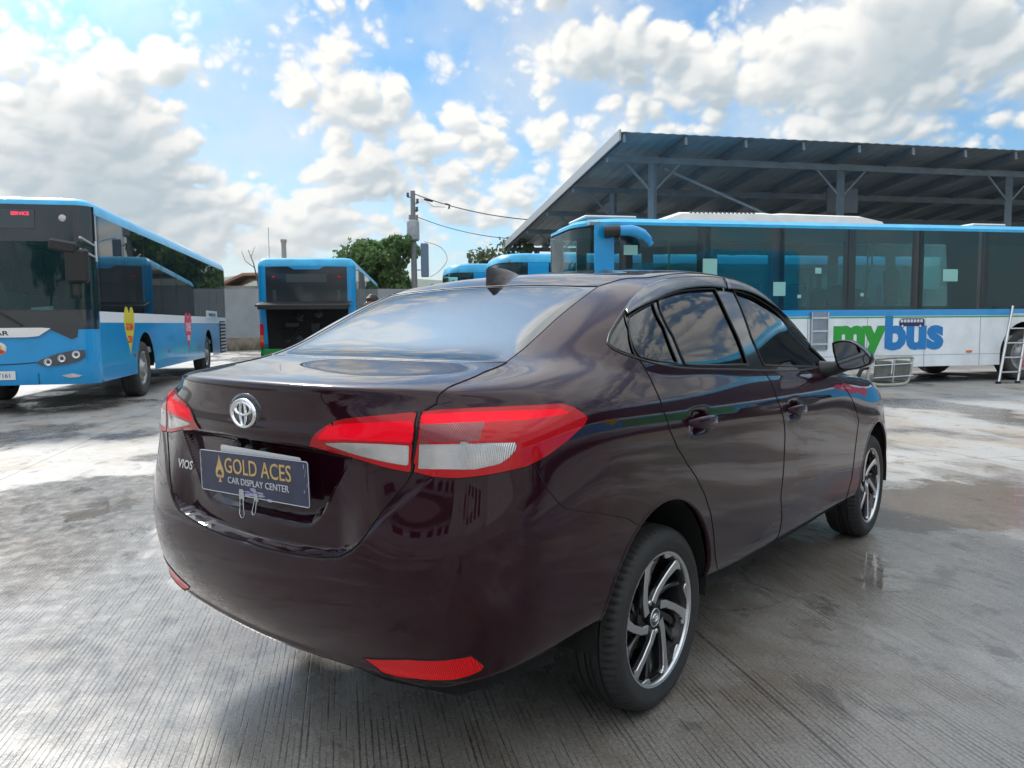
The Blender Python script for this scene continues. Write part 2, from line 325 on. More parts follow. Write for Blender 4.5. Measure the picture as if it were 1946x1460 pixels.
# u: closed C2 interpolating spline through the columns of the whole loop; v: uniform cubic B-spline over the rows
_mid = ROWS[8]; _seg = np.linalg.norm(np.diff(_mid, axis=0), axis=1); UK = np.r_[0, np.cumsum(_seg)]; UMAX = UK[-1]
def _loop(vals, sgn):               # vals (NC,) on half loop -> full periodic samples
    return np.r_[vals, sgn*vals[-2:0:-1]]
_kt = np.r_[UK, (2*UMAX-UK[-2:0:-1])]; _per = 2*UMAX
def _spl_M(vals):
    n = len(vals); h = np.diff(np.r_[_kt, _per]); A = np.zeros((n, n)); b = np.zeros(n)
    for i in range(n):
        hm, hp = h[i-1], h[i]
        A[i, i-1] += hm/6; A[i, i] += (hm+hp)/3; A[i, (i+1) % n] += hp/6
        b[i] = (vals[(i+1) % n]-vals[i])/hp-(vals[i]-vals[i-1])/hm
    return np.linalg.solve(A, b)
_SP = []
for r in range(NR):
    row = []
    for k in range(3):
        v_ = _loop(ROWS[r, :, k], -1 if k == 1 else 1); row.append((v_, _spl_M(v_)))
    _SP.append(row)
def rows_at(u):
    """u: array of half-loop positions -> control rows (NR, n, 3)"""
    u = np.mod(np.asarray(u, float), _per); n = len(_kt); i = np.clip(np.searchsorted(_kt, u, side='right')-1, 0, n-1)
    t0 = _kt[i]; h = np.diff(np.r_[_kt, _per])[i]; a = (t0+h-u)/h; b = (u-t0)/h; j = (i+1) % n
    out = np.empty((NR, len(u), 3))
    for r in range(NR):
        for k in range(3):
            v_, m_ = _SP[r][k]; out[r, :, k] = a*v_[i]+b*v_[j]+((a**3-a)*m_[i]+(b**3-b)*m_[j])*h*h/6
    return out
VMAX = NR-1
def _basis(v):
    v = np.clip(np.asarray(v, float), 0, VMAX-1e-9); i = v.astype(int); t = v-i
    w4 = np.stack([(1-t)**3, 3*t**3-6*t*t+4, -3*t**3+3*t*t+3*t+1, t**3], -1)/6
    idx = np.stack([i-1, i, i+1, i+2], -1); return w4, idx
def _padded(C):                      # end rows: reflect so that the surface starts on the first row and ends on the last
    first = 2*C[0]-C[1]; last = 2*C[-1]-C[-2]; return np.concatenate([first[None], C, last[None], last[None]])
def S(u, v):
    """surface at paired arrays u, v (right half has positive Y here)"""
    u = np.atleast_1d(np.asarray(u, float)); v = np.atleast_1d(np.asarray(v, float)); C = _padded(rows_at(u)); w4, idx = _basis(v); n = np.arange(len(u))
    return disp(sum(w4[:, k, None]*C[idx[:, k]+1, n] for k in range(4)), u, v)
def Sgrid(us, vs):
    C = _padded(rows_at(us)); w4, idx = _basis(vs)
    P = np.einsum('vk,vkud->vud', w4, C[idx+1]).transpose(1, 0, 2)
    uu, vv = np.meshgrid(us, vs, indexing='ij')
    return disp(P.reshape(-1, 3), uu.ravel(), vv.ravel()).reshape(P.shape)
DISP = []                            # functions (P, u, v) -> P added later (ledge, plate recess)
def disp(P, u, v):
    for f in DISP: P = f(P, u, v)
    return P
# ---- base surface ray tests: photo-measured outlines are laid on the surface itself
def make_bvh():
    us = np.linspace(0, UMAX, 240); vs = np.linspace(0, VMAX, 150); G = Sgrid(us, vs); G[..., 1] *= -1
    nv = len(vs); V = G.reshape(-1, 3); F = [(i*nv+j, (i+1)*nv+j, (i+1)*nv+j+1, i*nv+j+1) for i in range(len(us)-1) for j in range(nv-1)]
    # faces mirrored to the far side block nothing we need, so the near half alone is enough
    return BVHTree.FromPolygons([tuple(p) for p in V], F), F, us, vs, G
_bvh = None
def uv_of(p, idx):
    _, F, us, vs, G = _bvh; nv = len(vs); i, j = divmod(F[idx][0], nv)
    u, v = us[i]+.5*(us[1]-us[0]), vs[j]+.5*(vs[1]-vs[0]); p = np.array(p)*[1, -1, 1]
    for _ in range(6):               # Newton on the base surface
        e = 1e-3; s0 = S(u, v)[0]; a = (S(u+e, v)[0]-s0)/e; b = (S(u, v+e)[0]-s0)/e; A = np.stack([a, b], 1); du = np.linalg.lstsq(A, p-s0, rcond=None)[0]
        du = np.clip(du, -.05, .05); u += du[0]; v = min(max(v+du[1], 0), VMAX)
    return u, v
def px_uv(x, y):
    c = Vector(CAM); dr = ray(x, y).normalized(); h = _bvh[0].ray_cast(c, dr)
    if h[0] is None:                 # just outside the outline: nearest point of the surface to the ray
        best = None
        for t in np.arange(1.5, 5.5, .02):
            q = _bvh[0].find_nearest(c+dr*t)
            if best is None or q[3] < best[3]: best = q
        h = best
    return uv_of(h[0], h[2])
def xyz_uv(x, y, z):
    q = _bvh[0].find_nearest(Vector((x, -abs(y), z))); return uv_of(q[0], q[2])
_bvh = make_bvh()
def UVP(pts, smooth=0, closed=True):
    o = [px_uv(*p) if len(p) == 2 else xyz_uv(*p) for p in pts]
    if smooth: o = [(q.x, q.y) for q in catmull([(a, b, 0) for a, b in o], smooth, closed)]
    return np.array(o)
def dens(poly, step=.25, closed=True):
    """denser outline: split long segments (measured in u metres and v rows)"""
    out = []; k = len(poly)
    for i in range(k if closed else k-1):
        a, b = poly[i], poly[(i+1) % k]; n = max(1, int(math.ceil(max(abs(b[0]-a[0])/.03, abs(b[1]-a[1])/step))))
        for j in range(n): out.append(a+(b-a)*j/n)
    if not closed: out.append(poly[-1])
    return np.array(out)
def inside(poly, x, y):
    r = np.zeros(x.shape, bool); k = len(poly)
    for i in range(k):
        (x1, y1), (x2, y2) = poly[i], poly[(i+1) % k]
        if y1 == y2: continue
        c = ((y1 > y) != (y2 > y)) & (x < (x2-x1)*(y-y1)/(y2-y1)+x1); r ^= c
    return r
def segdist(px, py, poly, closed=True):
    """distance and nearest point from points to polyline"""
    A = np.array(poly); B = np.roll(A, -1, 0)
    if not closed: A = A[:-1]; B = B[:-1]
    best = np.full(px.shape, 1e9); nx = px.copy(); ny = py.copy()
    for (ax, ay), (bx, by) in zip(A, B):
        dx, dy = bx-ax, by-ay; L = dx*dx+dy*dy+1e-18; t = np.clip(((px-ax)*dx+(py-ay)*dy)/L, 0, 1); qx, qy = ax+t*dx, ay+t*dy
        d = np.hypot(px-qx, py-qy); m = d < best; best = np.where(m, d, best); nx = np.where(m, qx, nx); ny = np.where(m, qy, ny)
    return best, nx, ny
# ---- outlines (photograph pixels on the right side; the car is symmetrical)
def mirror_close(poly):              # outline reaching the centre line: close it across u<0
    return poly
o_lid_side = [(963, 689), (920, 707), (880, 725), (845, 742), (829, 768), (803, 784), (797, 800), (790, 850), (781, 899), (770, 918), (732, 961), (712, 989), (695, 1014), (683, 1031), (672, 1038)]
def sst(x, a, b):
    t = np.clip((x-a)/(b-a), 0, 1); return t*t*(3-2*t)
LIDB = [(0, .640), (.2, .645), (.34, .657), (.41, .670), (.455, .693), (.50, .735), (.55, .785), (.60, .833), (.68, .905), (.80, 1.02)]
RECESS = [(0, .703), (.20, .706), (.262, .716), (.300, .745), (.335, .80), (.385, .865), (.425, .915), (.42, .928), (.33, .930), (.15, .934), (0, .936)]
def f_ledge(P, u, v):
    P = P.copy(); m = (P[:, 0] < -.84) & (P[:, 2] < 1.1) & (P[:, 2] > .5)
    if not m.any(): return P
    Y = np.abs(P[m, 1]); z = P[m, 2]
    zb = np.interp(Y, [a for a, b in LIDB], [b for a, b in LIDB])
    s = z-zb
    d = .034*sst(s, -.004, .006)*(1-.8*sst(z, .66, .90))*(1-sst(z, .88, .97))*(1-sst(Y, .36, .50))
    d += .004*sst(s, -.004, .004)*(1-sst(z, .95, 1.03))*(1-sst(Y, .6, .72))
    # plate recess
    pr = [(-a, b) for a, b in RECESS[::-1]]+RECESS[1:]
    dist, _, _ = segdist(P[m, 1], z, pr, True); ins = inside(pr, P[m, 1], z)
    rampw = np.where(z < .76, .034, .012)
    d += .026*np.where(ins, sst(dist, 0, rampw), 0)
    # garnish bulge above the recess
    d -= .010*np.exp(-((z-.965)/.030)**2)*(1-sst(Y, .42, .60))
    x = P[m, 0]+d; P[m, 0] = x; return P
DISP.append(f_ledge)
def wheel_arch_uv(cx, cz, r, n=40):
    """circle in side view, brought to u, v; goes below the bottom edge"""
    out = []
    for k in range(n+1):
        a = R(-28)+(R(208)-R(-28))*k/n
        x, z = cx+r*math.cos(a), cz+r*math.sin(a)
        h = _bvh[0].ray_cast(Vector((x, -1.5, max(z, .30))), Vector((0, 1, 0)))
        out.append(uv_of(h[0], h[2]) if h[0] is not None else (None, None))
    o = [(a, b) for a, b in out if a is not None]
    return np.array([(o[0][0]+.01, -1.5)]+o+[(o[-1][0]-.01, -1.5)])
def f_crease(P, u, v):
    P = P.copy(); m_ = (P[:, 0] < -.55) & (P[:, 2] < .52)
    if not m_.any(): return P
    Y = np.abs(P[m_, 1]); zc = np.interp(Y, [0, .25, .45, .60, .75, .83, .9], [.330, .336, .350, .362, .378, .40, .46]); s = P[m_, 2]-zc; k = (1-sst(s, -.010, .004)); f = sst(-P[m_, 0], .60, .75)
    q = P[m_]; q[:, 0] += .016*k*f; q[:, 1] *= 1-.016*k*f*sst(Y, .4, .7); lipb = np.exp(-((s-.006)/.012)**2)*.006*f; q[:, 0] -= lipb; P[m_] = q; return P
DISP.append(f_crease)
DENTS = [(.195, .928), (1.115, .883)]
def f_cup(P, u, v):
    P = P.copy()
    for cx, cz in DENTS:
        k = (P[:, 1] > .7)*np.exp(-(((P[:, 0]-cx)/.060)**4+((P[:, 2]-cz)/.036)**4)); P[:, 1] -= .016*k
    return P
DISP.append(f_cup)
RA = (-.040, .352, .352); FA = (2.53, .335, .345)
g = {}
g['arch_r'] = wheel_arch_uv(*RA); g['arch_f'] = wheel_arch_uv(*FA)
rear_ = lambda pts, s=0: UVP(pts, s)
# tail lamps
L_q = [(803, 784), (830, 781), (900, 777), (980, 773), (1064, 768), (1088, 775), (1104, 785), (1116, 794.5), (1107, 810), (1076, 838), (1045, 861), (1020, 876), (996, 887), (934, 901), (872, 908.5), (820, 905), (789, 897), (789, 870), (792, 840), (796, 805)]
L_l = [(590, 847), (597, 834), (607, 822), (620, 811), (635, 802), (655, 797), (681, 794), (740, 789), (793, 785), (788, 805), (784, 840), (781, 870), (781, 898), (753, 893), (727, 887), (665, 868), (619, 856)]
C_q = [(796, 845), (860, 844), (930, 842), (980, 841), (979, 855), (966, 870), (948, 882), (903, 892), (850, 892), (794, 891)]
A_q = [(838, 849), (900, 849), (897, 887), (840, 888)]
C_l = [(612, 840), (662, 840), (720, 843), (777, 847), (776, 886), (735, 879), (700, 871), (665, 861)]
B_q = [(803, 789), (900, 785), (985, 782), (1064, 778), (1080, 787), (1000, 800), (930, 803), (860, 806), (800, 808)]
D_q = [(800, 808), (860, 806), (925, 803), (915, 822), (912, 838), (798, 841)]
B_l = [(625, 813), (650, 806), (720, 803), (787, 801), (783, 842), (720, 838), (662, 835), (606, 834)]
g['lamp_q'], g['lamp_l'], g['clear_q'], g['clear_l'], g['band_q'], g['dark_q'], g['band_l'] = map(rear_, (L_q, L_l, C_q, C_l, B_q, D_q, B_l))
g['amber_q'] = rear_(A_q)
g['refl'] = rear_([(691, 1251), (773, 1252), (896, 1246), (908, 1255), (921, 1265), (915, 1274), (893, 1284), (868, 1290), (794, 1288), (760, 1284), (732, 1277), (710, 1264)])
_lid = UVP(o_lid_side)
_lb = [xyz_uv(-.97, y, float(np.interp(y, [a for a, b in LIDB], [b for a, b in LIDB]))) for y in (.46, .41, .34, .2, .08)]
_g0 = xyz_uv(-.43, 0, 1.143)
RGB = [(500, 679)]                  # rear glass corner etc. come from the near half
rg_side = UVP([(962, 688), (996, 662), (1028, 633), (1057, 606), (1098, 573), (1138, 544)])
v_gb, v_gt = rg_side[0][1], rg_side[-1][1]
g['rear_glass_all'] = np.array([(-.2, v_gb+.02), (0, v_gb+.02), (rg_side[0][0]*.6, v_gb+.01)] + [tuple(p) for p in rg_side] + [(rg_side[-1][0]*.6, v_gt+.02), (0, v_gt+.03), (-.2, v_gt+.03)])
b0, b1 = rg_side[0], rg_side[-1]
rg_in = [(max(0, p[0]-.055), p[1]) for p in rg_side]
g['rear_glass'] = np.array([(-.2, v_gb+.10), (0, v_gb+.10), (rg_in[0][0]-.05, v_gb+.10), (rg_in[0][0]-.005, v_gb+.18)] + rg_in[1:-1] + [(rg_in[-1][0]-.01, v_gt-.22), (rg_in[-1][0]-.06, v_gt-.12), (0, v_gt-.10), (-.2, v_gt-.10)])
g['lid'] = np.array([(-.2, v_gb-.12), (0, v_gb-.12), (b0[0]*.75, v_gb-.12)] + [tuple(p) for p in _lid] + [tuple(p) for p in _lb] + [(0, _lb[-1][1]), (-.2, _lb[-1][1])])
# side windows
DLO = [(1154, 653), (1159, 634), (1171, 613), (1187, 589), (1199, 571), (1212, 557), (1226, 545), (1242, 537), (1264, 531), (1289, 528), (1320, 526), (1350, 526.5), (1380, 530), (1406, 537), (1428, 546), (1449, 558), (1470, 573), (1491, 590), (1518, 614), (1542, 636),
       (1.70, .77, 1.15), (1.86, .79, 1.055), (1.86, .80, 1.02), (1.60, .81, 1.037), (1519, 704), (1443, 704), (1378, 702), (1293, 699.5), (1251, 692.5), (1211, 681.5), (1180, 671), (1164, 663)]
g['dlo'] = UVP(DLO)
g['qglass'] = UVP([(1157, 652.5), (1162, 634), (1173, 615), (1187, 594), (1196, 625), (1208, 677), (1185, 669), (1167, 661)])
g['glass_rs'] = UVP([(1196, 601), (1215, 588), (1241, 576), (1262, 622), (1288, 690), (1250, 686), (1216, 678)])
g['glass_r'] = UVP([(1250, 572), (1262, 563), (1290, 554), (1320, 550), (1358, 549), (1383, 600), (1404, 645), (1421, 693), (1370, 694), (1302, 692.5), (1280, 640)])
g['glass_f'] = UVP([(1393, 552), (1423, 560), (1463, 583), (1505, 617), (1540, 648), (1.66, .77, 1.14), (1.84, .79, 1.05), (1.80, .80, 1.035), (1560, 697), (1500, 696), (1451, 694), (1428, 640)])
# door outlines
RD = [(1.0, 0)]
seam_rr = [(1213, 680), (1224, 696), (1237, 721), (1249, 748), (1261, 782), (1273, 818), (1287, 850), (1305, 880), (1322, 905), (1339, 939), (1351, 977), (1356.5, 1016), (1359, 1058), (1363, 1080), (1372, 1086)]
seam_bot = [(1424, 1058), (1472, 1031), (1540, 996.5), (1597, 960)]
seam_mid = [(1472, 1031), (1482, 1008), (1486, 981), (1483.7, 946), (1489.5, 888.5), (1491, 850), (1492, 825), (1489.5, 797), (1482.5, 774), (1474, 752), (1465.5, 726), (1454, 709), (1443, 702)]
seam_ff = [(1606, 950), (1613, 930), (1618.6, 908), (1624, 865), (1627, 839), (1632, 800), (1622, 765), (1604, 735)]
U_rr, U_mid, U_ff = UVP(seam_rr), UVP(seam_mid), UVP(seam_ff)
U_b1, U_b2 = UVP(seam_bot[:1]), UVP(seam_bot[2:])
_blt = UVP([(1443, 703), (1378, 701.5), (1293, 699), (1251, 692), (1213, 681)])
_bltf = np.array([xyz_uv(1.80, .80, 1.01), xyz_uv(1.55, .81, 1.035)]+[px_uv(1519, 703), px_uv(1443, 703)])
g['rear_door'] = np.array([*U_rr, *U_b1, *U_mid, *_blt[1:-1]])
g['front_door'] = np.array([*U_mid, *_bltf[::-1][1:], *U_ff[::-1], *U_b2[::-1]])
_bq = UVP([(1013.5, 880), (1026, 905), (1038.5, 927), (1058, 952), (1073, 966), (1116, 973), (1160, 979), (1193, 985), (1212, 998)])
_lamp_bot = [tuple(p) for p in g['lamp_q'][12:17]][::-1]
_lidpart = [tuple(p) for p in _lid[8:]]
g['bumper'] = np.array([(-.2, -.8), (-.2, _lb[-1][1]), (0, _lb[-1][1])] + [tuple(p) for p in _lb[::-1]] + _lidpart[::-1] + _lamp_bot + [tuple(p) for p in _bq] + [(_bq[-1][0]+.05, -.8)])
g['windshield'] = np.array([xyz_uv(*p) for p in ((2.34, 0, 1.03), (2.28, .42, 1.025), (2.16, .62, 1.03), (1.98, .60, 1.13), (1.77, .54, 1.26), (1.60, .49, 1.36), (1.60, .3, 1.40), (1.60, 0, 1.41))])
g['windshield'] = np.vstack([g['windshield'], [(UMAX+.2, g['windshield'][-1][1]), (UMAX+.2, g['windshield'][0][1])]])
g['headlamp'] = np.array([xyz_uv(*p) for p in ((3.33, .45, .72), (3.20, .70, .74), (3.02, .79, .80), (2.86, .81, .87), (3.00, .74, .86), (3.20, .62, .80), (3.33, .47, .77))])
g['grille'] = np.array([xyz_uv(*p) for p in ((3.43, 0, .30), (3.36, .45, .30), (3.26, .62, .33), (3.36, .42, .56), (3.42, 0, .60))]); g['grille'] = np.vstack([g['grille'], [(UMAX+.2, g['grille'][-1][1]), (UMAX+.2, g['grille'][0][1])]])
_hs = np.array([xyz_uv(*p) for p in ((2.32, .60, .99), (2.55, .66, .95), (2.85, .62, .90), (3.08, .50, .86), (3.25, .35, .82), (3.35, 0, .80))])
g['hood'] = np.vstack([_hs, [(UMAX+.2, _hs[-1][1]), (UMAX+.2, _hs[0][1]+.3), (_hs[0][0]+.5, _hs[0][1]+.3), (_hs[0][0], _hs[0][1]+.3)]])
_rs = UVP([(1138, 544), (1159, 527), (1190, 515)]); _r0 = _rs[0]; _rs = np.array([(_r0[0]+.30*t, _r0[1]+.75*(1-(1-t)**2.2)) for t in np.linspace(0, 1, 12)])
_rv = float(_rs[:, 1].max()); _rv2 = 18.55
_roof_v = max(_rv, 18.3)
g['fuel'] = None
# ---- regions in order of priority; label -> (object name, material, outward offset)
REG = [('arch_r', None), ('arch_f', None), ('clear_q', 1), ('clear_l', 1), ('dark_q', 1), ('band_q', 1), ('band_l', 1), ('lamp_q', 1), ('lamp_l', 1), ('refl', 1),
       ('qglass', 1), ('glass_rs', 1), ('glass_r', 1), ('glass_f', 1), ('dlo', 1), ('rear_glass', 1), ('rear_glass_all', 1), ('lid', 1), ('bumper', 1), ('rear_door', 1), ('front_door', 1),
       ('windshield', 1), ('headlamp', 1), ('grille', 1), ('hood', 1)]
def sample_axis(key, lens, step):
    out = [key[0]]
    for i in range(len(key)-1):
        n = max(1, int(round(lens[i]/step[i]))); out += list(key[i]+(key[i+1]-key[i])*np.arange(1, n+1)/n)
    return np.array(out)
FINE = 1.0
us = sample_axis(UK, _seg, [(.0075 if UK[i] < 1.05 else (.011 if UK[i] < 4.2 else .03))*FINE for i in range(NC-1)])
_vl = np.maximum(np.linalg.norm(np.diff(ROWS[:, 0], axis=0), axis=1), np.linalg.norm(np.diff(ROWS[:, 9], axis=0), axis=1))
vs = sample_axis(np.arange(NR, dtype=float), _vl, [(.008 if i < 12 else .012)*FINE for i in range(NR-1)])
G = Sgrid(us, vs); nu, nv = len(us), len(vs)
# normals of the smooth surface
def normals(G):
    du = np.empty_like(G); du[1:-1] = G[2:]-G[:-2]
    m = G[1].copy(); m[:, 1] *= -1; du[0] = G[1]-m; m = G[-2].copy(); m[:, 1] *= -1; du[-1] = m-G[-2]
    dv = np.gradient(G, axis=1); n = np.cross(du, dv); l = np.linalg.norm(n, axis=2, keepdims=True); n = n/np.maximum(l, 1e-12)
    n[:, -1] = (0, 0, 1)
    bad = (l[..., 0] < 1e-10); n[bad] = (0, 0, 1)
    c = np.array([1.2, 0, .7]); s = np.sign(np.sum(n*(G-c), axis=2)); 
    if np.median(s) < 0: n = -n
    return n
NRM = normals(G)
U2, V2 = np.meshgrid(us, vs, indexing='ij')
uc = .5*(us[1:]+us[:-1]); vc = .5*(vs[1:]+vs[:-1]); UC, VC = np.meshgrid(uc, vc, indexing='ij')
label = np.full(UC.shape, -1)
for k in range(len(REG)-1, -1, -1):
    poly = g[REG[k][0]]; label[inside(poly, UC, VC)] = k
BODY = -1
# snap shared corner points onto the outlines
lab4 = np.full((nu+1, nv+1), -99); lab4[1:-1, 1:-1] = label; lab4[0, 1:-1] = label[0]; lab4[-1, 1:-1] = label[-1]; lab4[1:-1, 0] = label[:, 0]; lab4[1:-1, -1] = label[:, -1]
q = np.stack([lab4[:-1, :-1], lab4[1:, :-1], lab4[:-1, 1:], lab4[1:, 1:]], -1)
qq = np.where(q == -99, np.nan, q.astype(float)); bmask = (np.nanmax(qq, -1) != np.nanmin(qq, -1)) 
bi, bj = np.nonzero(bmask)
lu = np.linalg.norm(np.gradient(G, us, axis=0), axis=2)[bi, bj]; lv = np.linalg.norm(np.gradient(G, vs, axis=1), axis=2)[bi, bj]
UN, VN = U2.copy(), V2.copy()
best = np.full(len(bi), 1e9); bu = U2[bi, bj].copy(); bv = V2[bi, bj].copy()
su, sv = U2[bi, bj], V2[bi, bj]
for nm, _ in REG:
    A = g[nm]; B = np.roll(A, -1, 0)
    for (ax, ay), (bx, by) in zip(A, B):
        dx, dy = (bx-ax)*lu, (by-ay)*lv; ex, ey = (su-ax)*lu, (sv-ay)*lv; t = np.clip((ex*dx+ey*dy)/(dx*dx+dy*dy+1e-18), 0, 1)
        d = np.hypot(ex-t*dx, ey-t*dy); m = d < best; best = np.where(m, d, best); bu = np.where(m, ax+t*(bx-ax), bu); bv = np.where(m, ay+t*(by-ay), bv)
edge_u = (bi == 0) | (bi == nu-1); bu[edge_u] = su[edge_u]
ok = best < .02
bi, bj, bu, bv = bi[ok], bj[ok], np.clip(bu[ok], 0, UMAX), np.clip(bv[ok], 0, VMAX-1e-6)
G[bi, bj] = S(bu, bv)
GX = G.copy(); GX[..., 1] *= -1; NX = NRM.copy(); NX[..., 1] *= -1     # near side: negative Y
def patch(name, labels, mats, parent, off=0., both=True, side=0, halo=None, smooth_nrm=True, solid=0.):
    """mesh of all cells carrying the given labels; side 0 = both halves joined, -1 = near (right) half, +1 = far half"""
    sel = np.isin(label, labels); ci, cj = np.nonzero(sel)
    idx = np.full((nu, nv), -1); corner = np.stack([ci*nv+cj, (ci+1)*nv+cj, (ci+1)*nv+cj+1, ci*nv+cj+1], 1)
    vs_, inv = np.unique(corner, return_inverse=True); F = inv.reshape(corner.shape)
    P = GX.reshape(-1, 3)[vs_]+NX.reshape(-1, 3)[vs_]*off; Nn = NX.reshape(-1, 3)[vs_]
    if solid:
        pass
    VV, FF, NN = [], [], []
    b = 0
    for s_ in ((-1, 1) if side == 0 else (side,)):
        f = F+b; p = P.copy(); n_ = Nn.copy()
        if s_ == 1: p[:, 1] *= -1; n_[:, 1] *= -1; f = f[:, ::-1]
        VV.append(p); FF.append(f); NN.append(n_); b += len(p)
    VV, FF, NN = np.vstack(VV), np.vstack(FF), np.vstack(NN)
    # orientation
    a = np.cross(VV[FF[:, 1]]-VV[FF[:, 0]], VV[FF[:, 3]]-VV[FF[:, 0]])
    flip = np.sum(a*NN[FF[:, 0]], axis=1) < 0
    if flip.mean() > .5: FF = FF[:, ::-1]
    me = bpy.data.meshes.new(name); me.vertices.add(len(VV)); me.vertices.foreach_set('co', VV.ravel())
    me.loops.add(FF.size); me.loops.foreach_set('vertex_index', FF.ravel().astype(np.int32)); me.polygons.add(len(FF))
    me.polygons.foreach_set('loop_start', np.arange(0, FF.size, 4, dtype=np.int32)); me.materials.append(mats)
    me.polygons.foreach_set('use_smooth', np.ones(len(FF), bool)); me.update(calc_edges=True)
    me.normals_split_custom_set_from_vertices([tuple(x) for x in NN])
    o = bpy.data.objects.new(name, me); link(o, parent); return o
ID = {nm: k for k, (nm, _) in enumerate(REG)}
car = empty('car', (0, 0, 0), 0, 'dark maroon sedan seen from its rear right corner, standing on wet grooved concrete', 'car')
patch('body_shell', [BODY], MT['paint'], car)
def bandmat(name, c1, c2, sc, axis='Y', coat=1., rough=.25, metal=0., bump=.3, emit=0, spec=.5, cross=False):
    """ribbed lamp lens: fine bands along one axis of the lamp"""
    m = bpy.data.materials.new(name); m.use_nodes = True; nt = m.node_tree; b = nt.nodes['Principled BSDF']; tc = nt.nodes.new('ShaderNodeTexCoord')
    wv = nt.nodes.new('ShaderNodeTexWave'); wv.bands_direction = axis; wv.inputs['Scale'].default_value = sc; wv.inputs['Distortion'].default_value = .6; wv.inputs['Detail'].default_value = 1
    nt.links.new(tc.outputs['Object'], wv.inputs['Vector']); x = nt.nodes.new('ShaderNodeMix'); x.data_type = 'RGBA'; x.inputs[6].default_value = (*c1, 1); x.inputs[7].default_value = (*c2, 1)
    fac = wv.outputs['Fac']
    if cross:
        w2 = nt.nodes.new('ShaderNodeTexWave'); w2.bands_direction = 'Z'; w2.inputs['Scale'].default_value = sc*.8; w2.inputs['Distortion'].default_value = 1.5; nt.links.new(tc.outputs['Object'], w2.inputs['Vector'])
        n2 = nt.nodes.new('ShaderNodeTexNoise'); n2.inputs['Scale'].default_value = 28; n2.inputs['Detail'].default_value = 3; nt.links.new(tc.outputs['Object'], n2.inputs['Vector'])  # noise paints blotchy reflections into the lens colour
        a1 = nt.nodes.new('ShaderNodeMath'); a1.operation = 'MULTIPLY_ADD'; nt.links.new(w2.outputs['Fac'], a1.inputs[0]); a1.inputs[1].default_value = .35; nt.links.new(n2.outputs[0], a1.inputs[2])
        a2 = nt.nodes.new('ShaderNodeMath'); a2.operation = 'MULTIPLY_ADD'; a2.use_clamp = True; nt.links.new(wv.outputs['Fac'], a2.inputs[0]); a2.inputs[1].default_value = .7; nt.links.new(a1.outputs[0], a2.inputs[2]); a3 = nt.nodes.new('ShaderNodeMath'); a3.operation = 'SUBTRACT'; a3.use_clamp = True; nt.links.new(a2.outputs[0], a3.inputs[0]); a3.inputs[1].default_value = .35; fac = a3.outputs[0]
    nt.links.new(fac, x.inputs[0]); nt.links.new(x.outputs[2], b.inputs['Base Color']); b.inputs['Roughness'].default_value = rough; b.inputs['Metallic'].default_value = metal
    b.inputs['Coat Weight'].default_value = coat; b.inputs['Coat Roughness'].default_value = .02; b.inputs['Specular IOR Level'].default_value = spec
    if bump:
        bp = nt.nodes.new('ShaderNodeBump'); bp.inputs['Strength'].default_value = bump; bp.inputs['Distance'].default_value = .003; nt.links.new(wv.outputs['Fac'], bp.inputs['Height']); nt.links.new(bp.outputs[0], b.inputs['Normal'])
    return m
MT.update(
    red=bandmat('red_lens', (.46, .0005, .006), (.38, .0005, .005), 70, 'Z', rough=.3, bump=.05, coat=.55, spec=.1),
    redband=bandmat('bright_red_lens', (1.0, .001, .020), (.92, .001, .016), 95, 'Z', rough=.5, bump=.0, coat=.25, spec=.05),
    reddark=bandmat('dark_red_lens', (.26, .001, .006), (.13, .001, .004), 60, 'Y', rough=.3, coat=.7),
    clear=bandmat('clear_lens', (1., 1., 1.), (.30, .27, .26), 120, 'Y', rough=.10, metal=.6, bump=.7, cross=True),
    amberlens=bandmat('amber_tint_lens', (.92, .88, .85), (.62, .27, .14), 95, 'Y', rough=.16, metal=.4, bump=.6, cross=True),
    refl=bandmat('reflector_lens', (.90, .004, .010), (.50, .002, .006), 60, 'Y', rough=.3, bump=.3, coat=.5, spec=.1),
    gold=pmat('gold_print', (.62, .42, .16), .35, .3, noise=.25, nscale=40), silver=pmat('silver_print', (.55, .56, .60), .4, .2),
    plate=pmat('dealer_plate_paint', (.016, .021, .060), .42, noise=.35, nscale=14, coat=.12), steel=pmat('steel', (.55, .55, .55), .22, 1.),
)
lidm = patch('trunk_lid', [ID['lid']], MT['paint'], car)
bump = patch('rear_bumper', [ID['bumper']], MT['paint'], car)
hood = patch('hood', [ID['hood']], MT['paint'], car)
doors = {}
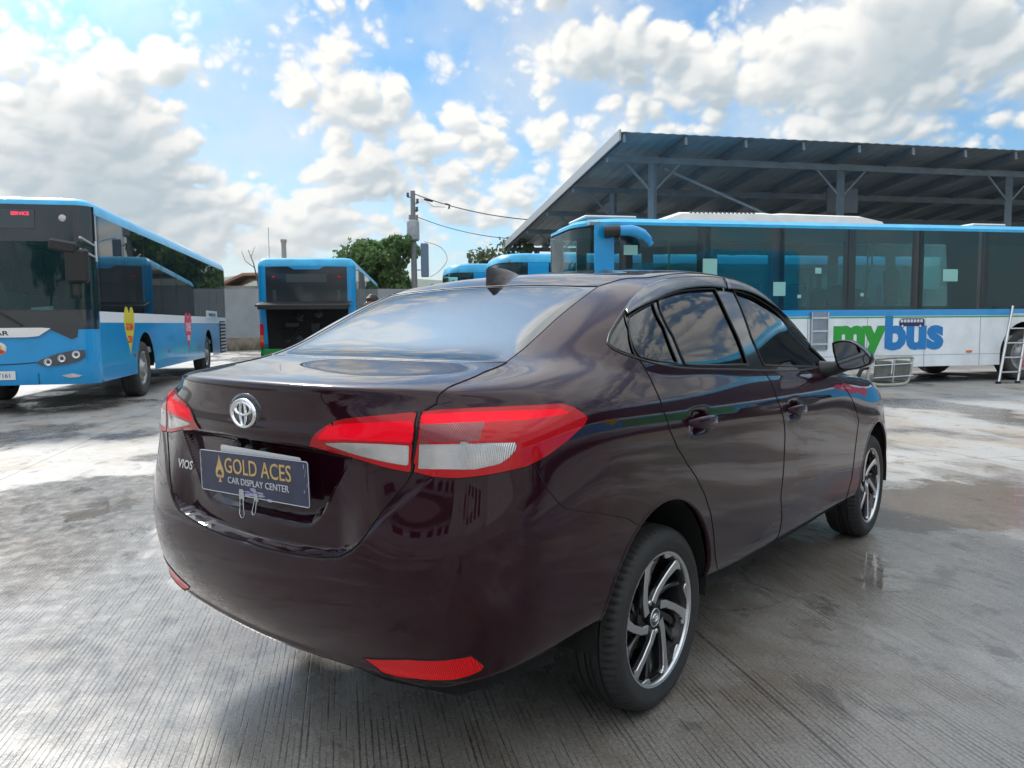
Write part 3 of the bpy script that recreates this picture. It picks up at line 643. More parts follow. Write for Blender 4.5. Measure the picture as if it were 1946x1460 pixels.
for s_ in (-1, 1):
    fd = patch('front_door', [ID['front_door']], MT['paint'], car, side=s_); rd = patch('rear_door', [ID['rear_door']], MT['paint'], car, side=s_); doors[s_] = (fd, rd)
    wf = patch('window_frame', [ID['dlo']], MT['gloss'], car, off=-.002, side=s_)
    patch('quarter_window', [ID['qglass']], MT['carglass'], car, off=-.004, side=s_)
    patch('side_window', [ID['glass_rs']], MT['carglass'], rd, off=-.005, side=s_); patch('side_window', [ID['glass_r']], MT['carglass'], rd, off=-.006, side=s_)
    patch('side_window', [ID['glass_f']], MT['carglass'], fd, off=-.006, side=s_)
    for q_, l_ in (('lamp_q', ('clear_q', 'band_q', 'dark_q')), ('lamp_l', ('clear_l', 'band_l'))):
        tl = patch('taillight', [ID[q_]], MT['red'], car, off=.004, side=s_)
        for k in l_:
            nm, mt = {'amber': ('indicator_lens', 'amberlens'), 'clear': ('reversing_lens', 'clear'), 'band': ('brake_light_band', 'redband'), 'dark': ('rear_lamp', 'reddark')}[k.split('_')[0]]
            patch(nm, [ID[k]], MT[mt], tl, off=.004 if k[0] != 'c' else .003, side=s_)
    patch('rear_reflector', [ID['refl']], MT['refl'], bump, off=.001, side=s_)
    patch('headlight', [ID['headlamp']], MT['clear'], car, off=.002, side=s_)
patch('rear_window_border', [ID['rear_glass_all']], MT['gloss'], car, off=-.0005)
patch('rear_window', [ID['rear_glass']], MT['rearglass'], car, off=-.001)
patch('windshield', [ID['windshield']], MT['carglass'], car, off=-.002)
patch('grille', [ID['grille']], MT['black'], car, off=-.004)
# ---- shut lines and rubber seals
def lift(P, r=0.):
    P = P.copy(); P[:, 1] *= -1; return P
def seam_tube(mb, uv, r=.0022, closed=True, sides=(-1, 1), m=0):
    uv = dens(np.array(uv), .2, closed); uv[:, 1] = np.clip(uv[:, 1], 0, VMAX-.01); P = S(uv[:, 0], uv[:, 1])
    for s_ in sides: mb.tube([(p[0], p[1]*s_, p[2]) for p in P], r, 6, m, closed=closed)
sm = MB()
seam_tube(sm, g['rear_door'], .0024); seam_tube(sm, [*U_ff[::-1], *U_b2[::-1], U_mid[0]], .0024, False)
seam_tube(sm, [tuple(p) for p in _lid[:6]], .0026, False); seam_tube(sm, [tuple(p) for p in _lid[8:]]+[tuple(p) for p in _lb]+[(0, _lb[-1][1])], .0026, False)
for s_ in (-1, 1): sb_ = MB(); seam_tube(sb_, [tuple(p) for p in _lid[5:9]], .0048, False, (s_,)); sb_.build('lamp_gap_seal', MT['seam'], car)
seam_tube(sm, _bq, .0018, False)
for k in ('lamp_q', 'lamp_l'): seam_tube(sm, g[k], .0024)
seam_tube(sm, g['refl'], .0024)
seam_tube(sm, _hs, .0024, False)
_rl = [tuple(p) for p in _rs]+[(u_, _rs[-1][1]) for u_ in np.linspace(_rs[-1][0]+.12, UK[13], 10)]
seam_tube(sm, _rl, .0022, False)
_gt = [(0, v_gt+.0)]+[(rg_side[-1][0]*k, v_gt+.0) for k in (.3, .6, .85)]+[tuple(rg_side[-1])]
sm.build('panel_gap', MT['seam'], car)
sl = MB(); seam_tube(sl, g['dlo'], .0038); seam_tube(sl, g['glass_r'], .0040); seam_tube(sl, g['glass_f'], .0034); seam_tube(sl, g['glass_rs'], .003); seam_tube(sl, g['qglass'], .0025)
seam_tube(sl, _gt, .0028, False); seam_tube(sl, rg_side, .002, False); seam_tube(sl, [(0, v_gb), (rg_side[0][0]*.5, v_gb), tuple(rg_side[0])], .002, False)
sl.build('window_seal', MT['black'], car)
# ---- rain visors over the side windows: curved smoked strips standing off the glass
MT['visor'] = glassmat('smoked_visor', (.20, .20, .22), .05, 2.3, .22, (.20, .22, .26))  # bluish diffuse share stands in for sky reflected in the visor
def visor(top, low, s_, parent):
    A = UVP(top); B = UVP(low); n = 40
    def res(A):
        c = np.r_[0, np.cumsum(np.linalg.norm(np.diff(A*[1, .3], axis=0), axis=1))]; t = np.linspace(0, c[-1], n); return np.c_[np.interp(t, c, A[:, 0]), np.interp(t, c, A[:, 1])]
    A, B = res(A), res(B); mb = MB(); rows = []
    for k in range(7):
        t = k/6; uv = A*(1-t)+B*t; P = S(uv[:, 0], uv[:, 1]); e = 1e-3
        N = np.cross(S(uv[:, 0]+e, uv[:, 1])-P, S(uv[:, 0], uv[:, 1]+e*5)-P); N /= np.linalg.norm(N, axis=1)[:, None]; N *= np.sign(N[:, 1:2])
        ends = np.minimum(np.arange(n), np.arange(n)[::-1])/6.; ends = np.clip(ends, 0, 1)[:, None]
        P = P+N*(.003+.012*math.sin(t*1.5)*(.3+.7*ends)); P[:, 1] *= s_; rows.append(P)
    V = [tuple(p) for r_ in rows for p in r_]; F = [(k*n+i, k*n+i+1, (k+1)*n+i+1, (k+1)*n+i) for k in range(6) for i in range(n-1)]
    mb.add(V, F, 0, True); o = mb.build('rain_visor', MT['visor'], parent)
    md = o.modifiers.new('thick', 'SOLIDIFY'); md.thickness = .0022; return o
VT_R = [(1188, 590), (1199, 572), (1212, 558), (1226, 546.5), (1242, 538.5), (1264, 532.5), (1289, 529.5), (1320, 527.5), (1350, 528), (1374, 530)]
VL_R = [(1191, 600), (1203, 593), (1222, 584), (1241, 575), (1262, 564), (1293, 554), (1320, 550), (1350, 549), (1378, 550.5)]
VT_F = [(1376, 530), (1406, 538), (1428, 547), (1449, 559), (1470, 574), (1491, 591), (1518, 615), (1540, 636)]
VL_F = [(1381, 551), (1406, 555), (1434, 565), (1456, 578), (1477, 593), (1498, 608), (1519, 625), (1540, 644)]
for s_ in (-1, 1): visor(VT_R, VL_R, s_, doors[s_][1]); visor(VT_F, VL_F, s_, doors[s_][0])
# ---- wheels
def tyre_mesh(mb, n=216):
    prof = [(.200, .070, 0), (.212, .083, 0), (.2205, .0905, 0), (.2215, .0895, 0), (.232, .0955, 0), (.250, .0975, 0), (.252, .0985, 0), (.268, .0960, 0), (.270, .0945, 0), (.280, .0905, 1), (.2885, .083, 3), (.2945, .073, 4), (.298, .060, 4), (.2995, .048, 2),
            (.2995, .045, 0), (.292, .043, 0), (.292, .036, 0), (.2998, .034, 0), (.3, .014, 0), (.292, .012, 0), (.292, .005, 0), (.3, .003, 0), (.3, -.003, 0), (.292, -.005, 0), (.292, -.012, 0), (.3, -.014, 0), (.2998, -.034, 0), (.292, -.036, 0), (.292, -.043, 0),
            (.2995, -.045, 0), (.298, -.060, 4), (.2945, -.073, 4), (.2885, -.083, 3), (.280, -.0905, 1), (.268, -.096, 0), (.250, -.0975, 0), (.2205, -.0905, 0), (.200, -.070, 0)]
    vs = []
    for r_, a, k in prof:
        for j in range(n):
            q = 2*math.pi*j/n; rr = r_-(k*.0020 if j % 3 == 0 else 0); vs.append((rr*math.cos(q), -a, rr*math.sin(q)))
    mb.add(vs, [(i*n+j, i*n+(j+1) % n, (i+1)*n+(j+1) % n, (i+1)*n+j) for i in range(len(prof)-1) for j in range(n)], 0, True)
def emblem(mb, c, ex, ey, ez, wd, ht, t):
    """three-oval badge in the plane ex, ey"""
    c, ex, ey, ez = map(Vector, (c, ex, ey, ez))
    def ring(cx, cy, rx, ry, w0, w1, n=48):
        vs = []
        for j in range(n):
            q = 2*math.pi*j/n; cx_, sy_ = math.cos(q), math.sin(q); ww = w0+(w1-w0)*abs(sy_)
            for k, (o_, h) in enumerate(((0, 0), (.18, .8), (.5, 1), (.82, .8), (1, 0))):
                ax, ay = rx-ww*o_, ry-ww*o_; vs.append(c+ex*(cx+ax*cx_)*1+ey*(cy+ay*sy_)+ez*(t*h))
        fs = [(j*5+k, ((j+1) % n)*5+k, ((j+1) % n)*5+k+1, j*5+k+1) for j in range(n) for k in range(4)]
        mb.add(vs, fs, 0, True)
    ring(0, 0, wd/2, ht/2, wd*.085, wd*.075)
    ring(0, ht*.15, wd*.365, ht*.25, wd*.085, wd*.070)
    ring(0, ht*.0, wd*.130, ht*.45, wd*.045, wd*.05)
DISH = lambda r_: -(.066+.013*(r_/.2)**2)
def ribbon(mb, line, zf=DISH, th=.016, m=0, bev=.0025):
    """line: (r, angle deg, half width); flat-faced blade with bevelled edges, y towards outside is negative"""
    P = [(Vector((r_*math.cos(R(a)), 0, r_*math.sin(R(a)))), r_, w_) for r_, a, w_ in line]; vs = []; k = len(P)
    for i, (p, r_, w_) in enumerate(P):
        t = (P[min(i+1, k-1)][0]-P[max(i-1, 0)][0]).normalized(); nrm = Vector((-t.z, 0, t.x)); y = zf(r_)
        for o_, dy in ((-w_, th), (-w_, bev), (-w_+bev, 0), (w_-bev, 0), (w_, bev), (w_, th)):
            q = p+nrm*o_; vs.append((q.x, y+dy, q.z))
    mb.add(vs, [(i*6+j, i*6+j+1, (i+1)*6+j+1, (i+1)*6+j) for i in range(k-1) for j in range(5)], m)
    mb.add(vs[:6], [tuple(range(6))], m); mb.add(vs[-6:], [tuple(range(6))[::-1]], m)
def make_wheel():
    b = MB()                                        # barrel and the dark inner spokes
    b.lathe([(.2165, -.087), (.2165, -.080), (.2030, -.076), (.196, -.05), (.186, -.02), (.178, .03), (.182, .07), (.205, .08)], 72)
    b.lathe([(.0, -.046), (.060, -.046), (.066, -.042), (.070, -.030), (.070, .0)], 48)
    for k in range(6):
        a = 60*k+36
        ribbon(b, [(.196, a, .017), (.15, a+4, .013), (.10, a+10, .012), (.055, a+18, .014)], lambda r_: -(.030+.022*(r_/.2)**2), .02)
        ribbon(b, [(.196, a-17, .008), (.14, a-9, .007), (.07, a+4, .009)], lambda r_: -(.036+.026*(r_/.2)**2), .02)
    root = b.build('wheel', MT['alloy_dark'], None, auto=35)
    t = MB(); tyre_mesh(t); ty = t.build('tyre', MT['rubber'], root, auto=60)
    f = MB()
    f.lathe([(.2080, -.0790), (.2095, -.0855), (.2110, -.0872), (.2150, -.0875), (.2185, -.0900), (.2195, -.087)], 96)
    def straight(pts, n=10):
        o = []; L_ = [Vector((r_*math.cos(R(a)), r_*math.sin(R(a)), w_)) for r_, a, w_ in pts]
        for p, q_ in zip(L_[:-1], L_[1:]):
            for t in np.linspace(0, 1, n)[:-1]: v = p.lerp(q_, t); o.append((math.hypot(v.x, v.y), math.degrees(math.atan2(v.y, v.x)), v.z))
        v = L_[-1]; o.append((math.hypot(v.x, v.y), math.degrees(math.atan2(v.y, v.x)), v.z)); return o
    for k in range(6):
        a = 60*k+51
        ribbon(f, straight([(.2110, a-6.5, .0310), (.203, a-5, .0215), (.190, a-2.5, .0160), (.140, a+6, .0125), (.085, a+23, .0130), (.050, a+44, .0150)], 5), DISH, .016)
        ribbon(f, straight([(.2100, a+10, .002), (.2030, a+18, .0085), (.2020, a+23, .0095), (.2100, a+26, .002)], 4), DISH, .010)
    fr = f.build('rim', MT['alloy'], root, auto=35)
    c = MB(); c.lathe([(.0, -.0705), (.026, -.0700), (.030, -.0680), (.0315, -.064), (.0315, -.04)], 40); cap = c.build('hub_cap', MT['gloss'], root, auto=40)
    e = MB(); emblem(e, (0, -.0704, 0), (1, 0, 0), (0, 0, 1), (0, -1, 0), .040, .028, .0015); e.lathe([(.0275, -.0697), (.0290, -.0712), (.0305, -.0690)], 40); e.build('hub_cap_badge', MT['chrome'], root)
    for k in range(4):
        a = R(90*k+22); q = MB(); q.lathe([(.0, -.066), (.006, -.0655), (.009, -.062), (.0095, -.04)], 12, c=(.058*math.cos(a), 0, .058*math.sin(a))); q.build('wheel_nut', MT['steel'], root, auto=40)
    d = MB(); d.lathe([(.0, -.012), (.115, -.012), (.118, -.005), (.118, .03)], 48); d.build('brake_drum', pmat('cast_iron', (.05, .045, .042), .5, .6, noise=.3), root, auto=40)
    return root
def copy_tree(o, parent=None):
    c = o.copy(); scn.collection.objects.link(c); c.parent = parent
    for ch in list(o.children): copy_tree(ch, c)
    return c
w0 = make_wheel(); w0.parent = car; w0.location = (0, -.735, .30)
for x, y, rz, sp in ((2.55, -.735, 0, 10), (0, .735, math.pi, 0), (2.55, .735, math.pi, 0)):
    wc = copy_tree(w0, car); wc.location = (x, y, .30 if x else .30); wc.rotation_euler = (0, R(sp), rz)
# ---- wheel houses, arch lips, floor, cabin
for nm, (cx, cz, r_) in (('arch_r', RA), ('arch_f', FA)):
    for s_ in (-1, 1):
        h = MB(); n = 30; vs = []
        for k in range(n+1):
            a = R(-10)+(R(186)-R(-10))*k/n
            for (rr, yy) in ((r_+.004, .835), (r_+.012, .60), (r_-.02, .47), (.0, .46)): vs.append((cx+rr*math.cos(a), s_*yy, cz+rr*math.sin(a)))
        h.add(vs, [(i*4+j, i*4+j+1, (i+1)*4+j+1, (i+1)*4+j) for i in range(n) for j in range(3)], 0, True); h.build('wheel_arch_liner', MT['under'], car)
        uv = dens(g[nm][1:-1], .2, False); P = S(uv[:, 0], uv[:, 1]); lp = MB(); vs = []
        for p in P:
            d = Vector((p[0]-cx, 0, p[2]-cz)).normalized()
            for (dr, dy) in ((.007, .0012), (.001, .0024), (-.004, -.002), (-.004, -.014)): vs.append((p[0]+d.x*dr, s_*(p[1]+dy), p[2]+d.z*dr))
        lp.add(vs, [(i*4+j, i*4+j+1, (i+1)*4+j+1, (i+1)*4+j) for i in range(len(P)-1) for j in range(3)], 0, True); lp.build('wheel_arch_lip', MT['paint'], car)
fl = MB()
pl = [(-.80, -.40), (-.74, -.62), (-.42, -.70), (-.42, -.46), (.40, -.46), (.40, -.78), (2.10, -.78), (2.10, -.46), (2.95, -.46), (2.95, -.66), (3.15, -.40)]
pl = pl+[(x, -y) for x, y in pl[::-1]]
fl.prism(pl, (0, 0, .27), (1, 0, 0), (0, 1, 0), (0, 0, 1), .10); fl.box((1.2, 0, .24), (3.0, .5, .06)); fl.tube([(.05, -.6, .30), (.05, .6, .30)], .03); fl.build('underbody', MT['under'], car)
seatp = MB()
def seat(mb, x, y, wd):
    mb.box((x, y, .62), (.50, wd, .16), bev=.05); mb.box((x-.24, y, .93), (.14, wd, .58), mat=Matrix.Rotation(R(-14), 3, 'Y'), bev=.05); mb.box((x-.33, y, 1.25), (.09, min(wd, .26), .16), bev=.035)
for y in (-.36, .36):
    q = MB(); seat(q, 1.15, y, .50); q.build('seat', MT['fabric'], car)
q = MB(); seat(q, .30, 0, 1.25); q.box((-.10, .32, 1.17), (.09, .24, .14), bev=.03); q.box((-.10, -.32, 1.17), (.09, .24, .14), bev=.03); q.build('rear_bench', MT['fabric'], car)
q = MB(); q.box((2.05, 0, .93), (.35, 1.35, .18), bev=.05); q.box((-.35, 0, 1.09), (.5, 1.1, .03)); q.box((.8, 0, .45), (3.0, 1.5, .02)); q.build('dashboard', MT['black'], car)
q = MB(); q.tube([(1.72+.05*math.sin(a)*.5, .37+.18*math.cos(a), 1.0+.17*math.sin(a)) for a in np.linspace(0, 2*math.pi, 33)[:-1]], .014, 8, closed=True); q.build('steering_wheel', MT['black'], car)
# ---- badge, plates, clip
def text_obj(txt, size, mat, loc, ex, ey, parent, name='lettering', ext=.0006, align='CENTER', shear=0., sx=1., bold=0.):
    cu = bpy.data.curves.new(name, 'FONT'); cu.body = txt; cu.size = size; cu.extrude = ext; cu.align_x = align; cu.shear = shear; cu.offset = bold; cu.resolution_u = 3
    o = bpy.data.objects.new(name, cu); scn.collection.objects.link(o); dg = bpy.context.evaluated_depsgraph_get(); me = bpy.data.meshes.new_from_object(o.evaluated_get(dg)); bpy.data.objects.remove(o)
    ex, ey = Vector(ex).normalized(), Vector(ey).normalized(); ez = ex.cross(ey); Mx = Matrix((ex*sx, ey, ez)).transposed().to_4x4(); Mx.translation = Vector(loc)
    me.transform(Mx); me.materials.clear(); me.materials.append(mat); o = bpy.data.objects.new(name, me); link(o, parent); return o
def rear_pt(y, z, off=0.):
    u, v = xyz_uv(-.96, abs(y), z); p = S(u, v)[0]; return Vector((p[0]-off, math.copysign(p[1], y), p[2]))
bp_ = rear_pt(0.0, 1.012)
q = MB(); n = 40; vs = []
for rr, dx in ((1, .0), (.97, -.004), (.85, -.006), (0.01, -.006)):
    for j in range(n): a = 2*math.pi*j/n; vs.append((bp_.x+dx+.004, bp_.y+.083*rr*math.cos(a), bp_.z+.058*rr*math.sin(a)))
q.add(vs, [(i*n+j, i*n+(j+1) % n, (i+1)*n+(j+1) % n, (i+1)*n+j) for i in range(3) for j in range(n)], 0, True); bb = q.build('badge_base', MT['gloss'], lidm)
q = MB(); emblem(q, (bp_.x-.003, bp_.y, bp_.z), (0, -1, 0), (0, 0, 1), (-1, 0, 0), .126, .088, .007); q.build('badge', MT['chrome'], lidm)
v1, v2 = rear_pt(.445, .815), rear_pt(.375, .812); exv = (v2-v1).normalized()
text_obj('VIOS', .040, MT['chrome'], rear_pt(.41, .803, .003), exv, (0, 0, 1), lidm, 'model_lettering', .002, shear=.25, sx=1.05, bold=.0008)
XP = -.972
TL, TR, BR, BL = [at(a, b, 0, XP) for a, b in ((387, 857), (596, 881), (580, 963), (378, 925))]
pc = (TL+TR+BR+BL)/4; pex = ((TR-TL)+(BR-BL)).normalized(); pey = ((TL-BL)+(TR-BR)).normalized(); pez = pex.cross(pey).normalized(); pey = pez.cross(pex).normalized()
PW, PH = ((TR-TL).length+(BR-BL).length)/2, ((TL-BL).length+(TR-BR).length)/2
def rrect(w_, h_, r_, n=5):
    o = []
    for cx, cy, a0 in ((w_/2-r_, h_/2-r_, 0), (-w_/2+r_, h_/2-r_, 90), (-w_/2+r_, -h_/2+r_, 180), (w_/2-r_, -h_/2+r_, 270)):
        for k in range(n+1): a = R(a0+90*k/n); o.append((cx+r_*math.cos(a), cy+r_*math.sin(a)))
    return o
wp = MB(); wp.prism(rrect(.40, .135, .01), (XP+.022, -.045, .838), (0, -1, 0), (0, 0, 1), (-1, 0, 0), .003); wpl = wp.build('number_plate', MT['white'], lidm)
dp_ = MB(); dp_.prism(rrect(PW, PH, .009), pc-pez*.002, pex, pey, pez, .003)
plate = dp_.build('dealer_plate', MT['plate']); tag(plate, 'dark blue dealer plate with gold lettering clipped on the boot of the maroon sedan', 'plate')
ed = MB(); pr = rrect(PW-.003, PH-.003, .008); ed.tube([pc+pex*a+pey*b+pez*.0008 for a, b in pr], .0013, 6, closed=True); ed.build('plate_rim', MT['silver'], plate)
def pp(a, b, c=.0016): return pc+pex*(a*PW)+pey*(b*PH)+pez*c
text_obj('GOLD ACES', .0640, MT['gold'], pp(.055, .01), pex, pey, plate, 'plate_lettering', sx=.97, bold=.0002)
text_obj('CAR DISPLAY CENTER', .0270, MT['silver'], pp(.055, -.235), pex, pey, plate, 'plate_lettering', sx=1.14)
sp = []
for k in range(41):                     # spade
    t = k/40*2*math.pi
for k in range(13): a = R(90+k*0); 
half = [(0, .037), (.004, .028), (.012, .014), (.0195, .003), (.0215, -.006), (.0185, -.0135), (.012, -.0165), (.0055, -.0150), (.0025, -.0115), (.004, -.021), (.009, -.0265)]
spd = half+[(-x, y) for x, y in half[::-1]]
sd_ = MB(); o_ = pp(-.300, .03, .0016); sd_.add([o_+pex*x*1.08+pey*y*1.3 for x, y in spd], [list(range(len(spd)))]); sd_.build('spade_print', MT['gold'], plate)
cr = MB(); carp = [(-.0115, -.006), (-.0115, -.001), (-.008, .001), (-.0055, .0055), (.0055, .0055), (.008, .001), (.0115, -.001), (.0115, -.006), (.008, -.006), (.008, -.0085), (.0045, -.0085), (.0045, -.006), (-.0045, -.006), (-.0045, -.0085), (-.008, -.0085), (-.008, -.006)]
o_ = pp(-.300, .03, .0022); cr.add([o_+pex*x*1.05+pey*(y*1.25-.004) for x, y in carp], [list(range(len(carp)))]); cr.build('car_print', MT['plate'], plate)
wr = MB(); r2_ = random.Random(3)
for k in range(26):
    a, b_ = (r2_.gauss(.02, .07), r2_.gauss(-.40, .05)) if k < 15 else (r2_.choice((-.49, .49, .47))+r2_.uniform(-.01, .01), r2_.uniform(-.45, .45)); b_ = max(b_, -.485)
    w_, h_ = (r2_.uniform(.008, .030), r2_.uniform(.002, .006)) if k < 15 else (r2_.uniform(.001, .003), r2_.uniform(.002, .009))
    pts = [(w_*math.cos(t)*r2_.uniform(.6, 1), h_*math.sin(t)*r2_.uniform(.6, 1)) for t in np.linspace(0, 2*math.pi, 9)[:-1]]; o_ = pp(a, b_, .00165+.00002*k); wr.add([o_+pex*x+pey*y for x, y in pts], [list(range(8))])
wr.build('worn_paint', pmat('worn_plate', (.30, .31, .48), .6), plate)
for k, (xa, lab) in enumerate(((-.09, 'small steel binder clip, the left one on the lower edge of the dark blue plate'), (.045, 'small steel binder clip, the right one on the lower edge of the dark blue plate'))):
    bc = MB(); c0 = pp(xa, -.50, 0); SC = 1.35 if k == 0 else 1.0
    body_ = [(-.010*SC, -.005), (.010*SC, -.005), (.008*SC, .016*SC), (-.008*SC, .016*SC)]
    bc.prism(body_, c0+pez*.0022, pex, pey, pez, .0016); bc.prism(body_, c0-pez*.006, pex, pey, pez, .0016); bc.box(c0-pey*.006-pez*.001, (.008, .02*SC, .004))
    bc.tube([c0+pex*(x*SC-(.35*y if k == 0 else 0))*-1*(-1)+pey*y*SC+pez*(.004+.25*(-y)) for x, y in ((-.006, -.004), (-.0065, -.020), (-.009, -.036), (-.004, -.043), (.004, -.043), (.009, -.036), (.0065, -.020), (.006, -.004))], .0013, 6)
    tag(bc.build('binder_clip', MT['steel']), lab, 'clip', 'binder clips on the plate')
for y, z in ((.085, .905), (.02, .900), (-.05, .895)):
    q = MB(); q.box(rear_pt(y, z, .004), (.035, .040, .028), bev=.008); q.build('plate_lamp', MT['black'], lidm)
# ---- aerial, mirrors, handles
an = MB(); L_ = []
for k in range(13):
    t = k/12; x = .105+.205*t; zb = float(roofz(x, 0)) if x > .3 else float(np.interp(x, [.075, .225, .35], [1.404, 1.449, 1.472])); zb = float(S(*xyz_uv(x, 0, 1.45))[0][2])
    hh = .070*(1-t)**.75*(1 if k else .86)+.002; hw = (.030*math.sin(math.pi*min(1, .30+.70*(1-t)))**.8+.002)
    L_.append([(x-.0*t, 0+s*hw*f, zb-.004+hh*zf) for s, f, zf in ((-1, 1, 0), (-1, .72, .22), (-1, .34, .60), (-1, .16, .92), (1, .0, 1), (1, .16, .92), (1, .34, .60), (1, .72, .22), (1, 1, 0))])
an.add([p for r_ in L_ for p in r_], [(i*9+j, i*9+j+1, (i+1)*9+j+1, (i+1)*9+j) for i in range(12) for j in range(8)], 0, True); an.add(L_[0], [tuple(range(9))[::-1]]); an.build('roof_aerial', pmat('fin_paint', (.012, .006, .008), .35, .1, coat=.5), car, auto=50)
XM = 1.62
mo = [(1581, 652), (1590, 648), (1603, 646.5), (1616, 648), (1628, 654), (1640, 663), (1651, 674), (1657, 684), (1656, 691), (1646, 697), (1630, 701.5), (1614, 704), (1600, 703.5), (1594, 700), (1588, 688), (1583, 668)]
MO = [at(a, b, 0, XM) for a, b in mo]; mc = sum(MO, Vector())/len(MO)
for s_ in (-1, 1):
    q = MB(); rings = []
    for t, sc_ in ((0, .965), (-.006, .985), (.0, 1.0), (.03, 1.02), (.06, .99), (.09, .90), (.115, .72), (.130, .45), (.136, .12)):
        rings.append([Vector((XM+t, s_*-(mc.y+(p.y-mc.y)*sc_) , mc.z+(p.z-mc.z)*sc_)) for p in MO])
    for r_ in rings:
        for p in r_: p.y = p.y
    k = len(MO); q.add([p for r_ in rings for p in r_], [(i*k+j, i*k+(j+1) % k, (i+1)*k+(j+1) % k, (i+1)*k+j) for i in range(len(rings)-1) for j in range(k)], 0, True)
    mr = q.build('door_mirror', MT['paint'], car, auto=60)
    q = MB(); q.add([(XM+.004, s_*-(mc.y+(p.y-mc.y)*.97), mc.z+(p.z-mc.z)*.97) for p in MO], [tuple(range(k))]); q.build('mirror_surround', MT['black'], mr)
    q = MB(); q.add([(XM-.001, s_*-(mc.y+(p.y-mc.y)*.88), mc.z+(p.z-mc.z)*.88) for p in MO], [tuple(range(k))]); q.build('mirror_glass', pmat('mirror_glass', (.35, .37, .40), .02, 1.), mr)
    q = MB(); y_ = s_*.80; q.tube([(1.67, s_*.80, 1.02), (1.68, s_*.86, 1.03), (1.69, s_*.92, 1.05), (1.69, s_*.97, 1.09)], [.045, .034, .028, .03], 12); q.build('mirror_arm', MT['black'], mr)
for s_ in (-1, 1):
    for (cx, cz), dr_ in zip(DENTS, (doors[s_][1], doors[s_][0])):
        q = MB(); y0 = .868; pts, rr = [], []
        for k in range(13):
            t = k/12; x = cx-.098+.196*t; pts.append(Vector((x, s_*(y0+.030*math.sin(math.pi*t)**.45), cz+.006-.006*t))); rr.append(.006+.0115*math.sin(math.pi*t)**.5)
        n = 12; vs = []
        for p, r_ in zip(pts, rr):
            for j in range(n): a = 2*math.pi*j/n; vs.append((p.x, p.y+s_*.55*r_*math.cos(a), p.z+r_*1.25*math.sin(a)))
        q.add(vs, [(i*n+j, i*n+(j+1) % n, (i+1)*n+(j+1) % n, (i+1)*n+j) for i in range(12) for j in range(n)], 0, True); q.build('door_handle', MT['paint'], dr_, recalc=True)
# ================================================================== THE YARD
AX = R(51.3); E1 = Vector((math.cos(AX), math.sin(AX), 0)); E2 = Vector((math.sin(AX), -math.cos(AX), 0))     # E1 away along the parked rows, E2 to the right
MT.update(
    blue=pmat('bus_blue', (.003, .29, .64), .28, 0, .5, noise=.08, nscale=3), roofblue=pmat('roof_blue', (.012, .38, .68), .38, 0, .2, noise=.25, nscale=2.5), cyan=pmat('cyan_paint', (.003, .34, .70), .3, 0, .4),
    buswhite=pmat('bus_white', (.84, .86, .87), .35, 0, .2, noise=.14, nscale=2.2), stripe=pmat('white_stripe', (.74, .77, .80), .35), green=pmat('bus_green', (.01, .30, .06), .35), dgreen=pmat('green_lettering', (.02, .34, .03), .4),
    band=pmat('window_band_black', (.018, .024, .032), .10, coat=.5), greyp=pmat('grey_plastic', (.075, .08, .09), .5), ledoff=pmat('display_glass', (.05, .065, .07), .15),
    led=pmat('red_led', (.5, .02, .05), .5, emit=(1, .05, .12, 1.2)), amber=pmat('amber_lens', (.75, .16, .02), .25, coat=1), paper=pmat('paper', (.55, .68, .66), .8), navy=pmat('navy_print', (.01, .02, .10), .4),
    blue2=pmat('blue_lettering', (.006, .20, .52), .4), yellow=pmat('yellow_sticker', (.62, .55, .03), .45), redp=pmat('red_print', (.60, .04, .03), .45), pinkp=pmat('red_heart_sticker', (.62, .05, .10), .45), whitep=pmat('white_print', (.70, .68, .70), .45),
    inter=pmat('bus_interior', (.22, .27, .28), .8), seatb=pmat('bus_seat', (.06, .28, .42), .8), pole=pmat('yellow_pole', (.55, .38, .03), .4), podw=pmat('roof_unit_white', (.68, .65, .60), .45, noise=.12, nscale=3),
    disc=pmat('wheel_steel', (.34, .34, .34), .45, .5, noise=.3, nscale=14), btyre=pmat('bus_tyre', (.045, .043, .040), .75, noise=.3, nscale=12), alu=pmat('aluminium', (.62, .63, .64), .32, .9),
    galv=pmat('galvanised_steel', (.30, .32, .34), .45, .6, noise=.2, nscale=5),
)
MT['tpaper'] = pmat('paper_glass_tinted', (.26, .52, .47), .5)  # tint of the glass is painted into the paper colour
MT['busglass'] = glassmat('bus_glass', (.52, .80, .82), .01, 1.5, .09, (.08, .26, .30))  # teal diffuse share painted in for the tint and sheen of the panes
MT['busglass_dark'] = glassmat('dark_bus_glass', (.22, .32, .35), .01, 1.9, .06, (.10, .20, .25))
def ringpts(L, W, ins, rf, rr, n=7):
    o = []; x0, x1, y0, y1 = ins, L-ins, ins, W-ins; rf = max(rf-ins*.3, .04); rr = max(rr-ins*.3, .04)
    for cx, cy, a0, r_ in ((x0+rf, y0+rf, 180, rf), (x1-rr, y0+rr, 270, rr), (x1-rr, y1-rr, 0, rr), (x0+rf, y1-rf, 90, rf)):
        for k in range(n+1): a = R(a0+90*k/n); o.append((cx+r_*math.cos(a), cy+r_*math.sin(a)))
    return o
